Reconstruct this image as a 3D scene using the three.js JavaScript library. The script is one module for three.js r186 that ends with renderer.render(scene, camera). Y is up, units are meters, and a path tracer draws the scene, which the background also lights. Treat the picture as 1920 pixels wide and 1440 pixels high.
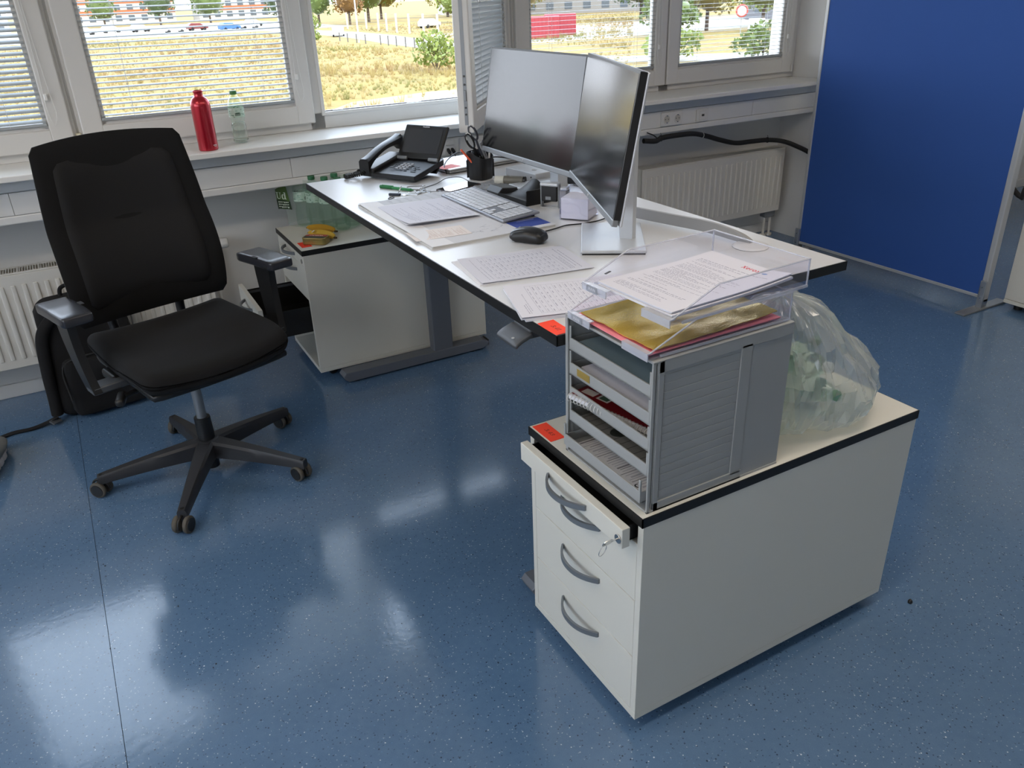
import * as THREE from 'three';
import { RoundedBoxGeometry } from 'three/addons/geometries/RoundedBoxGeometry.js';
import { mergeGeometries, mergeVertices, toCreasedNormals } from 'three/addons/utils/BufferGeometryUtils.js';
import { RectAreaLightUniformsLib } from 'three/addons/lights/RectAreaLightUniformsLib.js';
import { ImprovedNoise } from 'three/addons/math/ImprovedNoise.js';

// ---------------------------------------------------------------- camera, sky, sun, exposure
const scene = new THREE.Scene();
const renderer = new THREE.WebGLRenderer({ antialias: true });
renderer.toneMapping = THREE.LinearToneMapping;
renderer.toneMappingExposure = 3.8;
renderer.shadowMap.enabled = true;

const camera = new THREE.PerspectiveCamera(51.517, 4 / 3, 0.05, 900);
camera.position.set(-0.4234, 1.4938, 3.5742);
camera.rotation.set(-0.461, -0.4949, -0.0387, 'YXZ');

{ // an even, hazy summer sky: whiter at the horizon, bluer overhead
  const W = 64, H = 32, d = new Float32Array(W * H * 4);
  for (let j = 0; j < H; j++) {
    const up = Math.max(0, Math.sin(((j + 0.5) / H - 0.5) * Math.PI)), k = Math.pow(up, 0.55);
    for (let i = 0; i < W; i++) d.set([1.55 - 0.55 * k, 1.6 - 0.32 * k, 1.7 - 0.05 * k, 1], (j * W + i) * 4);
  }
  const sky = new THREE.DataTexture(d, W, H, THREE.RGBAFormat, THREE.FloatType);
  sky.mapping = THREE.EquirectangularReflectionMapping;
  sky.magFilter = sky.minFilter = THREE.LinearFilter;
  sky.needsUpdate = true;
  scene.background = sky;
  scene.backgroundIntensity = 0.95;
}
const sun = new THREE.DirectionalLight(0xfff1d8, 0.9);   // stands behind the building: the field is sunlit, the room is not
sun.position.set(34, 52, 26);
sun.target.position.set(0, 0, -30);
sun.castShadow = true;
Object.assign(sun.shadow.camera, { left: -120, right: 120, top: 120, bottom: -120, near: 1, far: 300 });
sun.shadow.mapSize.set(2048, 2048);
scene.add(sun, sun.target);

RectAreaLightUniformsLib.init();
// ceiling luminaires of the office, all above or left of the picture (their fittings are built with the ceiling)
const LAMPS = [[-1.7, 1.6], [-1.7, 2.8], [0.5, 2.8], [2.1, 2.5], [3.9, 3.0]], LAMP_Y = 2.715;
for (const [x, z] of LAMPS) {
  const l = new THREE.RectAreaLight(0xffefdc, 2.1, 1.5, 0.28);
  l.position.set(x, LAMP_Y - 0.004, z); l.lookAt(x, 0, z); l.rotateZ(0);
  scene.add(l);
}

// ---------------------------------------------------------------- helpers
let seedv = 7;
const rnd = () => { seedv = (seedv * 1664525 + 1013904223) >>> 0; return seedv / 4294967296; };
const rr = (a, b) => a + (b - a) * rnd();
const V = (x, y, z) => new THREE.Vector3(x, y, z);
const noise = new ImprovedNoise();
const lerp = (a, b, t) => a + (b - a) * t, clamp = (v, a, b) => Math.max(a, Math.min(b, v));

const taken = {};
const numbered = (n) => { const k = taken[n] = (taken[n] ?? -1) + 1; return k ? n + '_' + String(k).padStart(3, '0') : n; };
function thing(name, label, category, [x, y, z] = [0, 0, 0], turn = 0, group) {
  const o = new THREE.Group();
  o.name = numbered(name); scene.add(o);
  o.position.set(x, y, z); o.rotation.y = turn;
  o.userData = { label, category };
  if (group) o.userData.group = group;
  return o;
}
const clean = (g) => {
  const h = g.index ? g.toNonIndexed() : g;
  for (const k of Object.keys(h.attributes)) if (!['position', 'normal', 'uv'].includes(k)) h.deleteAttribute(k);
  if (!h.attributes.uv) h.setAttribute('uv', new THREE.BufferAttribute(new Float32Array(h.attributes.position.count * 2), 2));
  if (!h.attributes.normal) h.computeVertexNormals();
  h.morphAttributes = {};
  return h;
};
const merge = (gs) => { const l = (Array.isArray(gs) ? gs : [gs]).map(clean); return l.length > 1 ? mergeGeometries(l) : l[0]; };
function part(parent, name, gs, mat, label) {      // one named mesh
  const m = new THREE.Mesh(merge(gs), mat);
  m.name = parent === scene ? numbered(name) : name;
  m.castShadow = m.receiveShadow = true;
  if (label) m.userData.label = label;
  parent.add(m);
  return m;
}
function one(name, label, category, gs, mat, group) {   // a thing that is one mesh
  const m = part(scene, name, gs, mat);
  m.userData = { label, category };
  if (group) m.userData.group = group;
  return m;
}
function struct(name, gs, mat, parent = scene) {
  const m = part(parent, name, gs, mat);
  if (parent === scene) m.userData = { kind: 'structure', label: m.name.replace(/_/g, ' ') };
  return m;
}
function structGroup(name, label) {
  const o = new THREE.Group(); o.name = name; o.userData = { kind: 'structure', label }; scene.add(o); return o;
}
// geometry: boxes from corner to corner, rounded or not
function bx(x0, x1, y0, y1, z0, z1, r = 0, s = 2) {
  const w = x1 - x0, h = y1 - y0, d = z1 - z0;
  const g = r > 0 ? new RoundedBoxGeometry(w, h, d, s, Math.min(r, w / 2.01, h / 2.01, d / 2.01)) : new THREE.BoxGeometry(w, h, d);
  return g.translate((x0 + x1) / 2, (y0 + y1) / 2, (z0 + z1) / 2);
}
function cyl(x, y0, y1, z, r0, r1 = r0, n = 24) { return new THREE.CylinderGeometry(r1, r0, y1 - y0, n).translate(x, (y0 + y1) / 2, z); }
function rod(a, b, r, n = 12, r2 = r) {
  const d = b.clone().sub(a), g = new THREE.CylinderGeometry(r2, r, d.length(), n);
  g.applyQuaternion(new THREE.Quaternion().setFromUnitVectors(V(0, 1, 0), d.clone().normalize()));
  return g.translate((a.x + b.x) / 2, (a.y + b.y) / 2, (a.z + b.z) / 2);
}
function tube(pts, r, n = 8, segs = 0, closed = false) {
  const c = new THREE.CatmullRomCurve3(pts.map((p) => (p.isVector3 ? p : V(...p))), closed, 'centripetal');
  return new THREE.TubeGeometry(c, segs || pts.length * 6, r, n, closed);
}
function lathe(pts, n = 32) { return new THREE.LatheGeometry(pts.map(([r, y]) => new THREE.Vector2(r, y)), n); }
function extr(pts, depth, bevel = 0, seg = 2) {      // polygon in xy, extruded along +z
  const s = new THREE.Shape(pts.map(([x, y]) => new THREE.Vector2(x, y)));
  return new THREE.ExtrudeGeometry(s, { depth, bevelEnabled: bevel > 0, bevelSize: bevel, bevelThickness: bevel, bevelSegments: seg, bevelOffset: -bevel, curveSegments: 10 });
}
function rrShape(w, h, r) {
  const s = new THREE.Shape(), x = -w / 2, y = -h / 2;
  s.moveTo(x + r, y); s.lineTo(x + w - r, y); s.absarc(x + w - r, y + r, r, -Math.PI / 2, 0);
  s.lineTo(x + w, y + h - r); s.absarc(x + w - r, y + h - r, r, 0, Math.PI / 2);
  s.lineTo(x + r, y + h); s.absarc(x + r, y + h - r, r, Math.PI / 2, Math.PI);
  s.lineTo(x, y + r); s.absarc(x + r, y + r, r, Math.PI, Math.PI * 1.5);
  return s;
}
function softBox(w, h, d, r, n, bend) {              // a finely divided rounded box, bent by a function of (point)
  const g = new THREE.BoxGeometry(w, h, d, n, Math.max(4, Math.round(n * 0.5)), n), p = g.attributes.position, q = V(0, 0, 0), c = V(0, 0, 0);
  for (let i = 0; i < p.count; i++) {
    q.fromBufferAttribute(p, i);
    c.set(clamp(q.x, -w / 2 + r, w / 2 - r), clamp(q.y, -h / 2 + r, h / 2 - r), clamp(q.z, -d / 2 + r, d / 2 - r));
    const e = q.clone().sub(c), l = e.length();
    if (l > 1e-9) q.copy(c).addScaledVector(e, r / l);
    if (bend) bend(q);
    p.setXYZ(i, q.x, q.y, q.z);
  }
  return smooth(g);
}
function smooth(g) {                                 // welded vertices, smooth normals
  const u = g.clone(); u.deleteAttribute('uv'); u.deleteAttribute('normal');
  const m = mergeVertices(u, 1e-5); m.computeVertexNormals();
  return m;
}
function loft(rings, capA = true, capB = true) {     // rings of equal length, smooth skin
  const n = rings[0].length, pos = [], idx = [];
  rings.forEach((r) => r.forEach((p) => pos.push(p.x, p.y, p.z)));
  for (let j = 0; j + 1 < rings.length; j++) for (let i = 0; i < n; i++) {
    const a = j * n + i, b = j * n + (i + 1) % n, c = a + n, e = b + n;
    idx.push(a, c, b, b, c, e);
  }
  const cap = (j, flip) => {
    const c = rings[j].reduce((s, p) => s.add(p), V(0, 0, 0)).multiplyScalar(1 / n), k = pos.length / 3;
    pos.push(c.x, c.y, c.z);
    for (let i = 0; i < n; i++) { const a = j * n + i, b = j * n + (i + 1) % n; flip ? idx.push(k, a, b) : idx.push(k, b, a); }
  };
  if (capA) cap(0, true);
  if (capB) cap(rings.length - 1, false);
  const g = new THREE.BufferGeometry();
  g.setAttribute('position', new THREE.Float32BufferAttribute(pos, 3)); g.setIndex(idx);
  g.computeVertexNormals();
  return toCreasedNormals(g, 0.7);
}
function planarUV(g, a, b, a0, a1, b0, b1) {          // uv from two axes, in the given ranges
  const p = g.attributes.position, uv = new Float32Array(p.count * 2), k = { x: 'getX', y: 'getY', z: 'getZ' };
  for (let i = 0; i < p.count; i++) { uv[2 * i] = (p[k[a]](i) - a0) / (a1 - a0); uv[2 * i + 1] = (p[k[b]](i) - b0) / (b1 - b0); }
  g.setAttribute('uv', new THREE.BufferAttribute(uv, 2));
  return g;
}
const at = (g, x = 0, y = 0, z = 0, ry = 0, rx = 0, rz = 0) => g.applyMatrix4(new THREE.Matrix4().compose(V(x, y, z), new THREE.Quaternion().setFromEuler(new THREE.Euler(rx, ry, rz, 'YXZ')), V(1, 1, 1)));

// ---------------------------------------------------------------- materials
const std = (color, roughness = 0.6, o = {}) => new THREE.MeshStandardMaterial({ color, roughness, ...o });
const phys = (color, roughness, o = {}) => new THREE.MeshPhysicalMaterial({ color, roughness, ...o });
function canvasTex(w, h, draw, srgb = true) {
  const c = document.createElement('canvas'); c.width = w; c.height = h;
  draw(c.getContext('2d'), w, h);
  const t = new THREE.CanvasTexture(c);
  if (srgb) t.colorSpace = THREE.SRGBColorSpace;
  t.magFilter = THREE.LinearFilter;
  return t;
}
function noiseTex(n, f) {                             // tiling grey texture from f(i, j) in 0..1
  const d = new Uint8Array(n * n * 4);
  for (let j = 0; j < n; j++) for (let i = 0; i < n; i++) { const v = clamp(f(i, j), 0, 1) * 255; d.set([v, v, v, 255], (j * n + i) * 4); }
  const t = new THREE.DataTexture(d, n, n); t.wrapS = t.wrapT = THREE.RepeatWrapping; t.magFilter = THREE.LinearFilter; t.needsUpdate = true;
  return t;
}
const tile = (i, j, n, cells, z) => {                  // noise that repeats every n texels
  const s = cells / n, a = i / n, b = j / n;
  const at_ = (x, y) => noise.noise(x * s, y * s, z);
  return (at_(i, j) * (1 - a) * (1 - b) + at_(i - n, j) * a * (1 - b) + at_(i, j - n) * (1 - a) * b + at_(i - n, j - n) * a * b);
};
const M = {
  wall: std(0xe2e0dc, 0.9), ceiling: std(0xecebe8, 0.95),
  pvc: std(0xd6d5d2, 0.42), pvcSill: std(0xe9e8e5, 0.34), ductWhite: std(0xdcdcda, 0.45), gasket: std(0x4a4a4a, 0.7),
  slat: std(0xa3a9ad, 0.4), cord: std(0xe8e8e6, 0.7), radiator: std(0xd8d5cd, 0.4),
  laminate: std(0xd3d4d6, 0.36), cream: std(0xd9d7cd, 0.5), edge: std(0x141414, 0.45), black: std(0x0c0c0d, 0.5), blackPlastic: std(0x161617, 0.42),
  blackMetal: std(0x0b0b0b, 0.55), greyMetal: std(0x55585c, 0.45, { metalness: 0.3 }), legGrey: std(0x6a6f78, 0.5, { metalness: 0.25 }), alu: std(0xb9bcc0, 0.36, { metalness: 0.85 }), aluFlat: std(0xc3c5c8, 0.45, { metalness: 0.35 }),
  steel: std(0xc8c8c6, 0.25, { metalness: 1 }), silver: std(0xc9ccd0, 0.4, { metalness: 0.45 }), silverDark: std(0x8e9194, 0.42, { metalness: 0.5 }),
  handle: std(0x80858a, 0.42, { metalness: 0.5 }), organizer: std(0x9fa1a0, 0.55), organizerIn: std(0x8f9190, 0.6),
  note: std(0xff4a2c, 0.8), rubber: std(0x1d1d1e, 0.75), wheel: std(0x2f2e2b, 0.6), tread: std(0x55514a, 0.7),
  glass: phys(0xffffff, 0.02, { transmission: 1, thickness: 0, ior: 1.5 }),
  acrylic: phys(0xfbfbff, 0.03, { transmission: 1, thickness: 0, ior: 1.49, specularIntensity: 1 }), acrylicRim: phys(0xeef0f6, 0.12, { transmission: 0.55, thickness: 0, ior: 1.49, clearcoat: 1 }),
  paper: std(0xe3e3e8, 0.85), paperGrey: std(0xd2d3da, 0.85), screen: phys(0x0b0c0e, 0.16, { clearcoat: 0.25, clearcoatRoughness: 0.1, specularIntensity: 1 }),
};
// ---------------------------------------------------------------- floor: blue speckled sheet vinyl
{
  const N = 1024, S = 1.1, d = new Uint8Array(N * N * 4);
  const base = [88, 117, 149];
  for (let j = 0; j < N; j++) for (let i = 0; i < N; i++) {
    const v = tile(i, j, N, 9, 1.3) * 5 + tile(i, j, N, 60, 4.1) * 4 + (rnd() - 0.5) * 6;
    d.set([base[0] + v, base[1] + v, base[2] + v, 255], (j * N + i) * 4);
  }
  const fleck = (n, c, r0, r1) => {
    for (let k = 0; k < n; k++) {
      const x = rnd() * N, y = rnd() * N, rx = rr(r0, r1), ry = rr(r0, r1), s = rr(0.35, 1);
      for (let j = -3; j <= 3; j++) for (let i = -3; i <= 3; i++) {
        if ((i / rx) ** 2 + (j / ry) ** 2 > 1) continue;
        const o = (((y + j + N) | 0) % N * N + ((x + i + N) | 0) % N) * 4;
        for (let q = 0; q < 3; q++) d[o + q] = d[o + q] * (1 - s) + c[q] * s;
      }
    }
  };
  fleck(3200, [38, 52, 70], 0.7, 1.7); fleck(2200, [172, 190, 208], 0.6, 1.2); fleck(1500, [226, 234, 242], 0.7, 1.5); fleck(900, [96, 132, 172], 0.8, 1.9);
  const map = new THREE.DataTexture(d, N, N); map.colorSpace = THREE.SRGBColorSpace; map.wrapS = map.wrapT = THREE.RepeatWrapping; map.magFilter = THREE.LinearFilter; map.needsUpdate = true;
  const bump = noiseTex(512, (i, j) => 0.5 + 0.2 * tile(i, j, 512, 44, 2.2) + 0.1 * tile(i, j, 512, 120, 7.7) + 0.12 * tile(i, j, 512, 8, 5.5));
  const scuff = noiseTex(512, (i, j) => 0.86 + 0.1 * tile(i, j, 512, 6, 9.2) + 0.1 * tile(i, j, 512, 40, 3.2));
  const mat = phys(0xffffff, 0.17, { map, bumpMap: bump, bumpScale: 0.0006, roughnessMap: scuff, ior: 1.75 });
  const fl = structGroup('floor', 'blue speckled vinyl floor');
  const sheet = (x0, x1) => {
    const g = bx(x0, x1, -0.006, 0, -0.15, 7, 0);
    planarUV(g, 'x', 'z', 0, S, 0, S); part(fl, 'vinyl_sheet', g, mat);
  };
  sheet(-3.2, -0.6212); sheet(-0.6198, 6.5);
  part(fl, 'screed', bx(-3.35, 6.6, -0.3, -0.006, -0.2, 7.1), std(0x2a3644, 0.9));
}
// ---------------------------------------------------------------- shell
const WX0 = -2.265, WX1 = 3.565, SILL = 0.9587, HEAD = 2.3;
struct('wall_back', [
  bx(WX0, WX1, 0, SILL - 0.03, -0.27, -0.148),                   // thin parapet in the radiator niche
  bx(WX1, 3.95, -0.3, 2.9, -0.3, 0.108), bx(5.87, 6.6, -0.3, 2.9, -0.3, 0.108), bx(3.95, 5.87, -0.3, SILL - 0.03, -0.27, -0.148), bx(3.95, 5.87, HEAD, 2.9, -0.3, 0.108), bx(-3.35, WX0, -0.3, 2.9, -0.3, 0.108),
  bx(WX0, WX1, HEAD, 2.9, -0.3, 0.108),
  bx(-3.35, 14, -4.4, -0.3, -0.3, -0.1), bx(-3.35, 14, 2.9, 3.6, -0.3, 0.1), bx(6.6, 14, -0.3, 2.9, -0.3, 0.1),
], M.wall).userData.label = 'white window wall with radiator niche';
struct('wall_left', [bx(-3.35, -3.2, -4.4, SILL - 0.03, -0.1, 7.1), bx(-3.35, -3.2, HEAD, 3.6, -0.1, 7.1), bx(-3.35, -3.2, SILL - 0.03, HEAD, -0.1, 0.36), bx(-3.35, -3.2, SILL - 0.03, HEAD, 6.15, 7.1)], M.wall);
struct('trim_4', [bx(-3.3, -2.98, SILL - 0.024, SILL - 0.002, 0.36, 6.15, 0.004)], M.pvcSill).userData.label = 'white sill board of the left wall';
struct('wall_right', bx(6.5, 6.65, -0.3, 2.9, -0.1, 7.1), M.wall);
struct('wall_front', bx(-3.35, 6.65, -0.3, 2.9, 7, 7.15), M.wall);
struct('ceiling', bx(-3.35, 6.65, 2.78, 2.95, -0.1, 7.15), M.ceiling);
LAMPS.forEach(([x, z], i) => {
  const t = thing('ceiling_light', ['ceiling light in the left row, nearer to the windows', 'ceiling light in the left row, farther from the windows', 'ceiling light just right of the camera', 'ceiling light above the front pedestal', 'ceiling light at the right of the room'][i], 'ceiling light', [x, LAMP_Y, z], 0, 'ceiling lights outside the picture');
  part(t, 'housing', [bx(-0.78, 0.78, 0.004, 0.066, -0.16, 0.16, 0.006)], M.pvc);
  part(t, 'diffuser', bx(-0.75, 0.75, 0, 0.006, -0.14, 0.14, 0.002), std(0xffffff, 0.6, { emissive: 0xfff2e2, emissiveIntensity: 0.6 }));
});
struct('baseboard_back', bx(WX0, WX1, 0, 0.06, -0.148, -0.135, 0.003), M.ductWhite);
struct('baseboard_right', bx(WX1, 6.5, 0, 0.06, 0.108, 0.12, 0.003), M.ductWhite);
struct('trim_3', [bx(3.95, 5.87, SILL - 0.022, SILL, -0.148, 0.2037, 0.004)], M.pvcSill).userData.label = 'white sill board beyond the partition';
struct('trim_1', [bx(WX0, WX1, SILL - 0.022, SILL, -0.148, 0.2037, 0.004)], M.pvcSill).userData.label = 'white window sill board';

// ---------------------------------------------------------------- windows: three pairs of casements
const ZF = -0.0887;                                      // room face of the fixed frames
const HB = 0.99, HT = 2.26;                              // sash bottom and top
function sashGeo(w) {                                    // closed sash, local: x from 0 (left) to w, y HB..HT, room face at z = 0
  const f = 0.078, z0 = -0.062, z1 = 0;
  const bar = (x0, x1, y0, y1) => bx(x0, x1, y0, y1, z0, z1, 0.006);
  const bead = (x0, x1, y0, y1) => bx(x0, x1, y0, y1, -0.03, -0.012, 0.003);
  return {
    frame: [bar(0, f, HB, HT), bar(w - f, w, HB, HT), bar(f - 0.004, w - f + 0.004, HB, HB + f), bar(f - 0.004, w - f + 0.004, HT - f, HT)],
    bead: [bead(f - 0.002, f + 0.016, HB + f, HT - f), bead(w - f - 0.016, w - f + 0.002, HB + f, HT - f), bead(f, w - f, HB + f - 0.002, HB + f + 0.014), bead(f, w - f, HT - f - 0.014, HT - f + 0.002)],
    pane: bx(f - 0.01, w - f + 0.01, HB + f - 0.01, HT - f + 0.01, -0.042, -0.036),
  };
}
function makeSash(win, x0, x1, hinge, open = 0) {         // hinge: 'l' or 'r'; returns the group that carries the sash
  const w = x1 - x0, g = sashGeo(w), t = new THREE.Group();
  t.name = 'sash'; win.add(t);
  const flip = hinge === 'r';
  t.position.set(flip ? x1 : x0, 0, ZF + 0.024); t.rotation.y = flip ? open : -open;
  const ox = flip ? -w : 0;
  for (const k of ['frame', 'bead', 'pane']) { const a = [].concat(g[k]); a.forEach((q) => q.translate(ox, 0, 0)); part(t, { frame: 'sash_frame', bead: 'glazing_bead', pane: 'pane' }[k], a, k === 'pane' ? M.glass : M.pvc); }
  return t;
}
function fixedFrame(win, x0, x1, mid) {
  const b = (a, c, y0, y1) => bx(a, c, y0, y1, -0.148, ZF, 0.004);
  part(win, 'frame', [b(x0, x0 + 0.048, SILL, HEAD), b(x1 - 0.048, x1, SILL, HEAD), b(x0, x1, SILL, 1.03), b(x0, x1, HEAD - 0.06, HEAD), b(mid - 0.035, mid + 0.035, SILL, HEAD)], M.pvc);
}
const win1 = structGroup('window_1', 'left double casement window with venetian blinds');
fixedFrame(win1, -2.255, -0.341, -1.297);
makeSash(win1, -2.222, -1.303, 'l'); makeSash(win1, -1.292, -0.3535, 'r');
for (const [n, x] of [[6, 3.953]]) {
  const w = structGroup('window_' + n, 'double casement window outside the picture, ' + ({ 4: 'next on the left', 5: 'far left', 6: 'beyond the partition' })[n]);
  fixedFrame(w, x, x + 1.915, x + 0.958); makeSash(w, x + 0.035, x + 0.953, 'l'); makeSash(w, x + 0.963, x + 1.882, 'r');
}
for (let k = 0; k < 3; k++) {      // the left wall has the same windows, outside the picture
  const w = structGroup('window_' + (7 + k), 'double casement window in the left wall, number ' + (k + 1) + ' from the corner');
  w.position.set(-3.14, 0, 2.28 + k * 1.93); w.rotation.y = Math.PI / 2;
  fixedFrame(w, 0, 1.915, 0.958); makeSash(w, 0.035, 0.953, 'l'); makeSash(w, 0.963, 1.882, 'r');
}
const win2 = structGroup('window_2', 'middle double casement window, right sash standing open');
fixedFrame(win2, -0.333, 1.62, 0.622);
makeSash(win2, -0.3213, 0.6055, 'l');
const OPEN = 0.905, sashO = makeSash(win2, 0.665, 1.597, 'r', OPEN);
part(win2, 'rebate', [bx(0.642, 0.657, 1.015, 2.25, -0.13, -0.078, 0.002), bx(0.642, 1.58, 1.015, 1.03, -0.13, -0.079, 0.002)], M.pvc);
part(win2, 'strike_plate', [bx(0.70, 0.745, 1.029, 1.034, -0.115, -0.092, 0.001), bx(1.06, 1.13, 1.029, 1.033, -0.115, -0.095, 0.001)], M.steel);
const win3 = structGroup('window_3', 'right double casement window with venetian blinds');
fixedFrame(win3, 1.628, WX1, 2.57);
makeSash(win3, 1.6365, 2.5655, 'l'); makeSash(win3, 2.575, 3.5145, 'r');
part(win2, 'mullion_cover', bx(-0.3515, -0.3225, SILL, HEAD, -0.13, -0.1, 0.002), M.ductWhite);
part(win2, 'hinge_cap', [cyl(-0.337, 0.985, 1.045, -0.083, 0.0105), cyl(1.606, 0.985, 1.045, -0.07, 0.0105)], std(0xe6e0c8, 0.5));
part(win3, 'hinge_cap', [cyl(3.531, 0.99, 1.03, -0.075, 0.008)], M.pvc);
{ // lock hardware on the free edge of the open sash
  const w = 0.932;
  part(sashO, 'lock_strip', [bx(-w - 0.0012, -w + 0.0005, HB + 0.03, HT - 0.03, -0.036, -0.022), bx(-w - 0.006, -w, 1.11, 1.15, -0.034, -0.024, 0.002), bx(-w - 0.006, -w, 1.55, 1.6, -0.034, -0.024, 0.002)], M.silverDark);
  part(sashO, 'lock_screw', [1.06, 1.085, 1.17, 1.2].map((y) => at(new THREE.CylinderGeometry(0.004, 0.004, 0.003, 10), -w - 0.002, y, -0.029, 0, 0, Math.PI / 2)), M.gasket);
  part(sashO, 'sash_handle', [bx(-w + 0.024, -w + 0.052, 1.56, 1.66, 0, 0.012, 0.004), bx(-w + 0.03, -w + 0.046, 1.45, 1.62, 0.03, 0.042, 0.005), rod(V(-w + 0.038, 1.6, 0.01), V(-w + 0.038, 1.6, 0.036), 0.008)], M.silver);
}
// ---------------------------------------------------------------- venetian blinds, every slat a part
function slatGeo(w, tilt) {                              // shallow curved strip 25 mm deep; tilt > 0 lifts the outer (-z) edge
  const n = 4, D = 0.025, pos = [], idx = [];
  for (let i = 0; i <= n; i++) {
    const s = i / n - 0.5, y = 0.0016 * (1 - 4 * s * s), z = s * D;
    const yy = y * Math.cos(tilt) - z * Math.sin(tilt), zz = z * Math.cos(tilt) + y * Math.sin(tilt);
    for (const t of [0, -0.0004]) pos.push(0, yy + t, zz, w, yy + t, zz);
  }
  for (let i = 0; i < n; i++) { const a = i * 4, b = a + 4; idx.push(a, b, a + 1, a + 1, b, b + 1, a + 2, a + 3, b + 2, a + 3, b + 3, b + 2); }
  idx.push(0, 1, 2, 1, 3, 2, n * 4, n * 4 + 2, n * 4 + 1, n * 4 + 1, n * 4 + 2, n * 4 + 3);
  const g = new THREE.BufferGeometry();
  g.setAttribute('position', new THREE.Float32BufferAttribute(pos, 3)); g.setIndex(idx);
  return clean(g);
}
function makeBlind(label, parentPos, turn, x0, w, tilt, pulls, wob = 0) {   // local frame: x along the window, slats centred on z = 0
  const t = thing('venetian_blind', label, 'blind', parentPos, turn, 'venetian blinds on the casements');
  const y0 = HB + 0.078, y1 = HT - 0.082, pitch = 0.02;
  const gs = [0, 1, 2].map((k) => slatGeo(w - 0.006, tilt + (k - 1) * wob));
  let k = 0;
  for (let y = y0 + 0.034; y < y1 - 0.03; y += pitch) {
    const m = part(t, 'slat', gs[k % 3], M.slat); m.position.set(x0 + 0.003 + (rnd() - 0.5) * 0.003, y, 0); k++;
  }
  part(t, 'bottom_rail', bx(x0 + 0.001, x0 + w - 0.001, y0 + 0.014, y0 + 0.026, -0.012, 0.012, 0.004), M.slat);
  part(t, 'head_rail', bx(x0, x0 + w, y1 - 0.026, y1, -0.013, 0.013, 0.003), M.slat);
  for (const q of [0.16, 0.84]) part(t, 'ladder_cord', [rod(V(x0 + w * q, y0 + 0.02, 0.0135), V(x0 + w * q, y1, 0.0135), 0.0006, 5), rod(V(x0 + w * q, y0 + 0.02, -0.0135), V(x0 + w * q, y1, -0.0135), 0.0006, 5)], M.cord);
  for (const q of [0.012, 0.988]) part(t, 'guide_wire', rod(V(x0 + w * q, y0 + 0.0, -0.004), V(x0 + w * q, y1, -0.004), 0.0012, 6), M.cord);
  if (pulls) {
    const s = pulls > 0 ? x0 + w + 0.03 : x0 - 0.03, e = pulls > 0 ? x0 + w - 0.01 : x0 + 0.01;
    part(t, 'bead_chain', tube([[e, y1, 0.012], [lerp(e, s, 0.6), 1.8, 0.016], [s - 0.004, 1.4, 0.018], [s + 0.004, 1.2, 0.022], [s + 0.008, 1.115, 0.026], [s - 0.006, 1.085, 0.026], [s - 0.018, 1.13, 0.022], [s - 0.014, 1.3, 0.018], [lerp(e, s, 0.5), 1.8, 0.016], [e - 0.008, y1, 0.012]], 0.0011, 6, 90), M.cord);
    part(t, 'cord_connector', bx(s - 0.018, s - 0.006, 1.175, 1.2, 0.016, 0.028, 0.003), M.cord);
  }
  return t;
}
const ZB = ZF + 0.024 - 0.012;
makeBlind('venetian blind at far left, mostly outside the picture', [0, 0, ZB], 0, -2.144, 0.76, 0.12, 0);
makeBlind('leftmost visible venetian blind, its slats tilted into broad bands', [0, 0, ZB], 0, -1.214, 0.782, 0.52, 1, 0.02);
makeBlind('wide venetian blind with near level slats behind red bottle', [0, 0, ZB], 0, -0.243, 0.77, 0.2, 1, 0.02);
{
  const b = makeBlind('half closed blind on the inward opened sash behind the monitor', [0, 0, 0], 0, -0.854, 0.776, 0.75, 0, 0.02);
  b.position.set(1.597, 0, ZF + 0.024); b.rotation.y = OPEN;
  b.translateZ(-0.012);
}
makeBlind('venetian blind with thin white slats right above the monitors', [0, 0, ZB], 0, 1.7145, 0.773, -0.03, 1, 0.02);
makeBlind('venetian blind nearest the blue partition, slats almost level', [0, 0, ZB], 0, 2.653, 0.7835, -0.03, 1, 0.02);

// ---------------------------------------------------------------- cable duct under the sill, with its covers
{
  const t = structGroup('trim_2', 'white cable duct running below the window sill');
  const z1 = 0.12, yB = 0.772, yT = SILL - 0.022;
  part(t, 'duct_body', [bx(WX0 + 0.005, WX1 - 0.005, yB, yT, -0.148, z1 - 0.012, 0.004)], M.ductWhite);
  part(t, 'duct_rail', [bx(WX0 + 0.005, WX1 - 0.005, yB, 0.8035, z1 - 0.02, z1, 0.006), bx(WX0 + 0.005, WX1 - 0.005, 0.8875, yT, z1 - 0.02, z1, 0.005)], M.ductWhite);
  const cuts = [-2.25, -0.62, 0.42, 1.09, 2.05, 3.05, 3.56];
  for (let i = 0; i + 1 < cuts.length; i++) part(t, 'cover_panel', bx(cuts[i] + 0.0006, cuts[i + 1] - 0.0006, 0.8047, 0.8863, z1 - 0.018, z1 - 0.0005, 0.002), M.ductWhite);
}
function socketPlate(label, x0, x1, y0, y1) {
  const t = thing('socket_plate', label, 'socket', [(x0 + x1) / 2, (y0 + y1) / 2, 0.12]);
  const w = x1 - x0, h = y1 - y0;
  part(t, 'frame', bx(-w / 2, w / 2, -h / 2, h / 2, -0.001, 0.009, 0.003), M.pvc);
  return [t, w, h];
}
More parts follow.
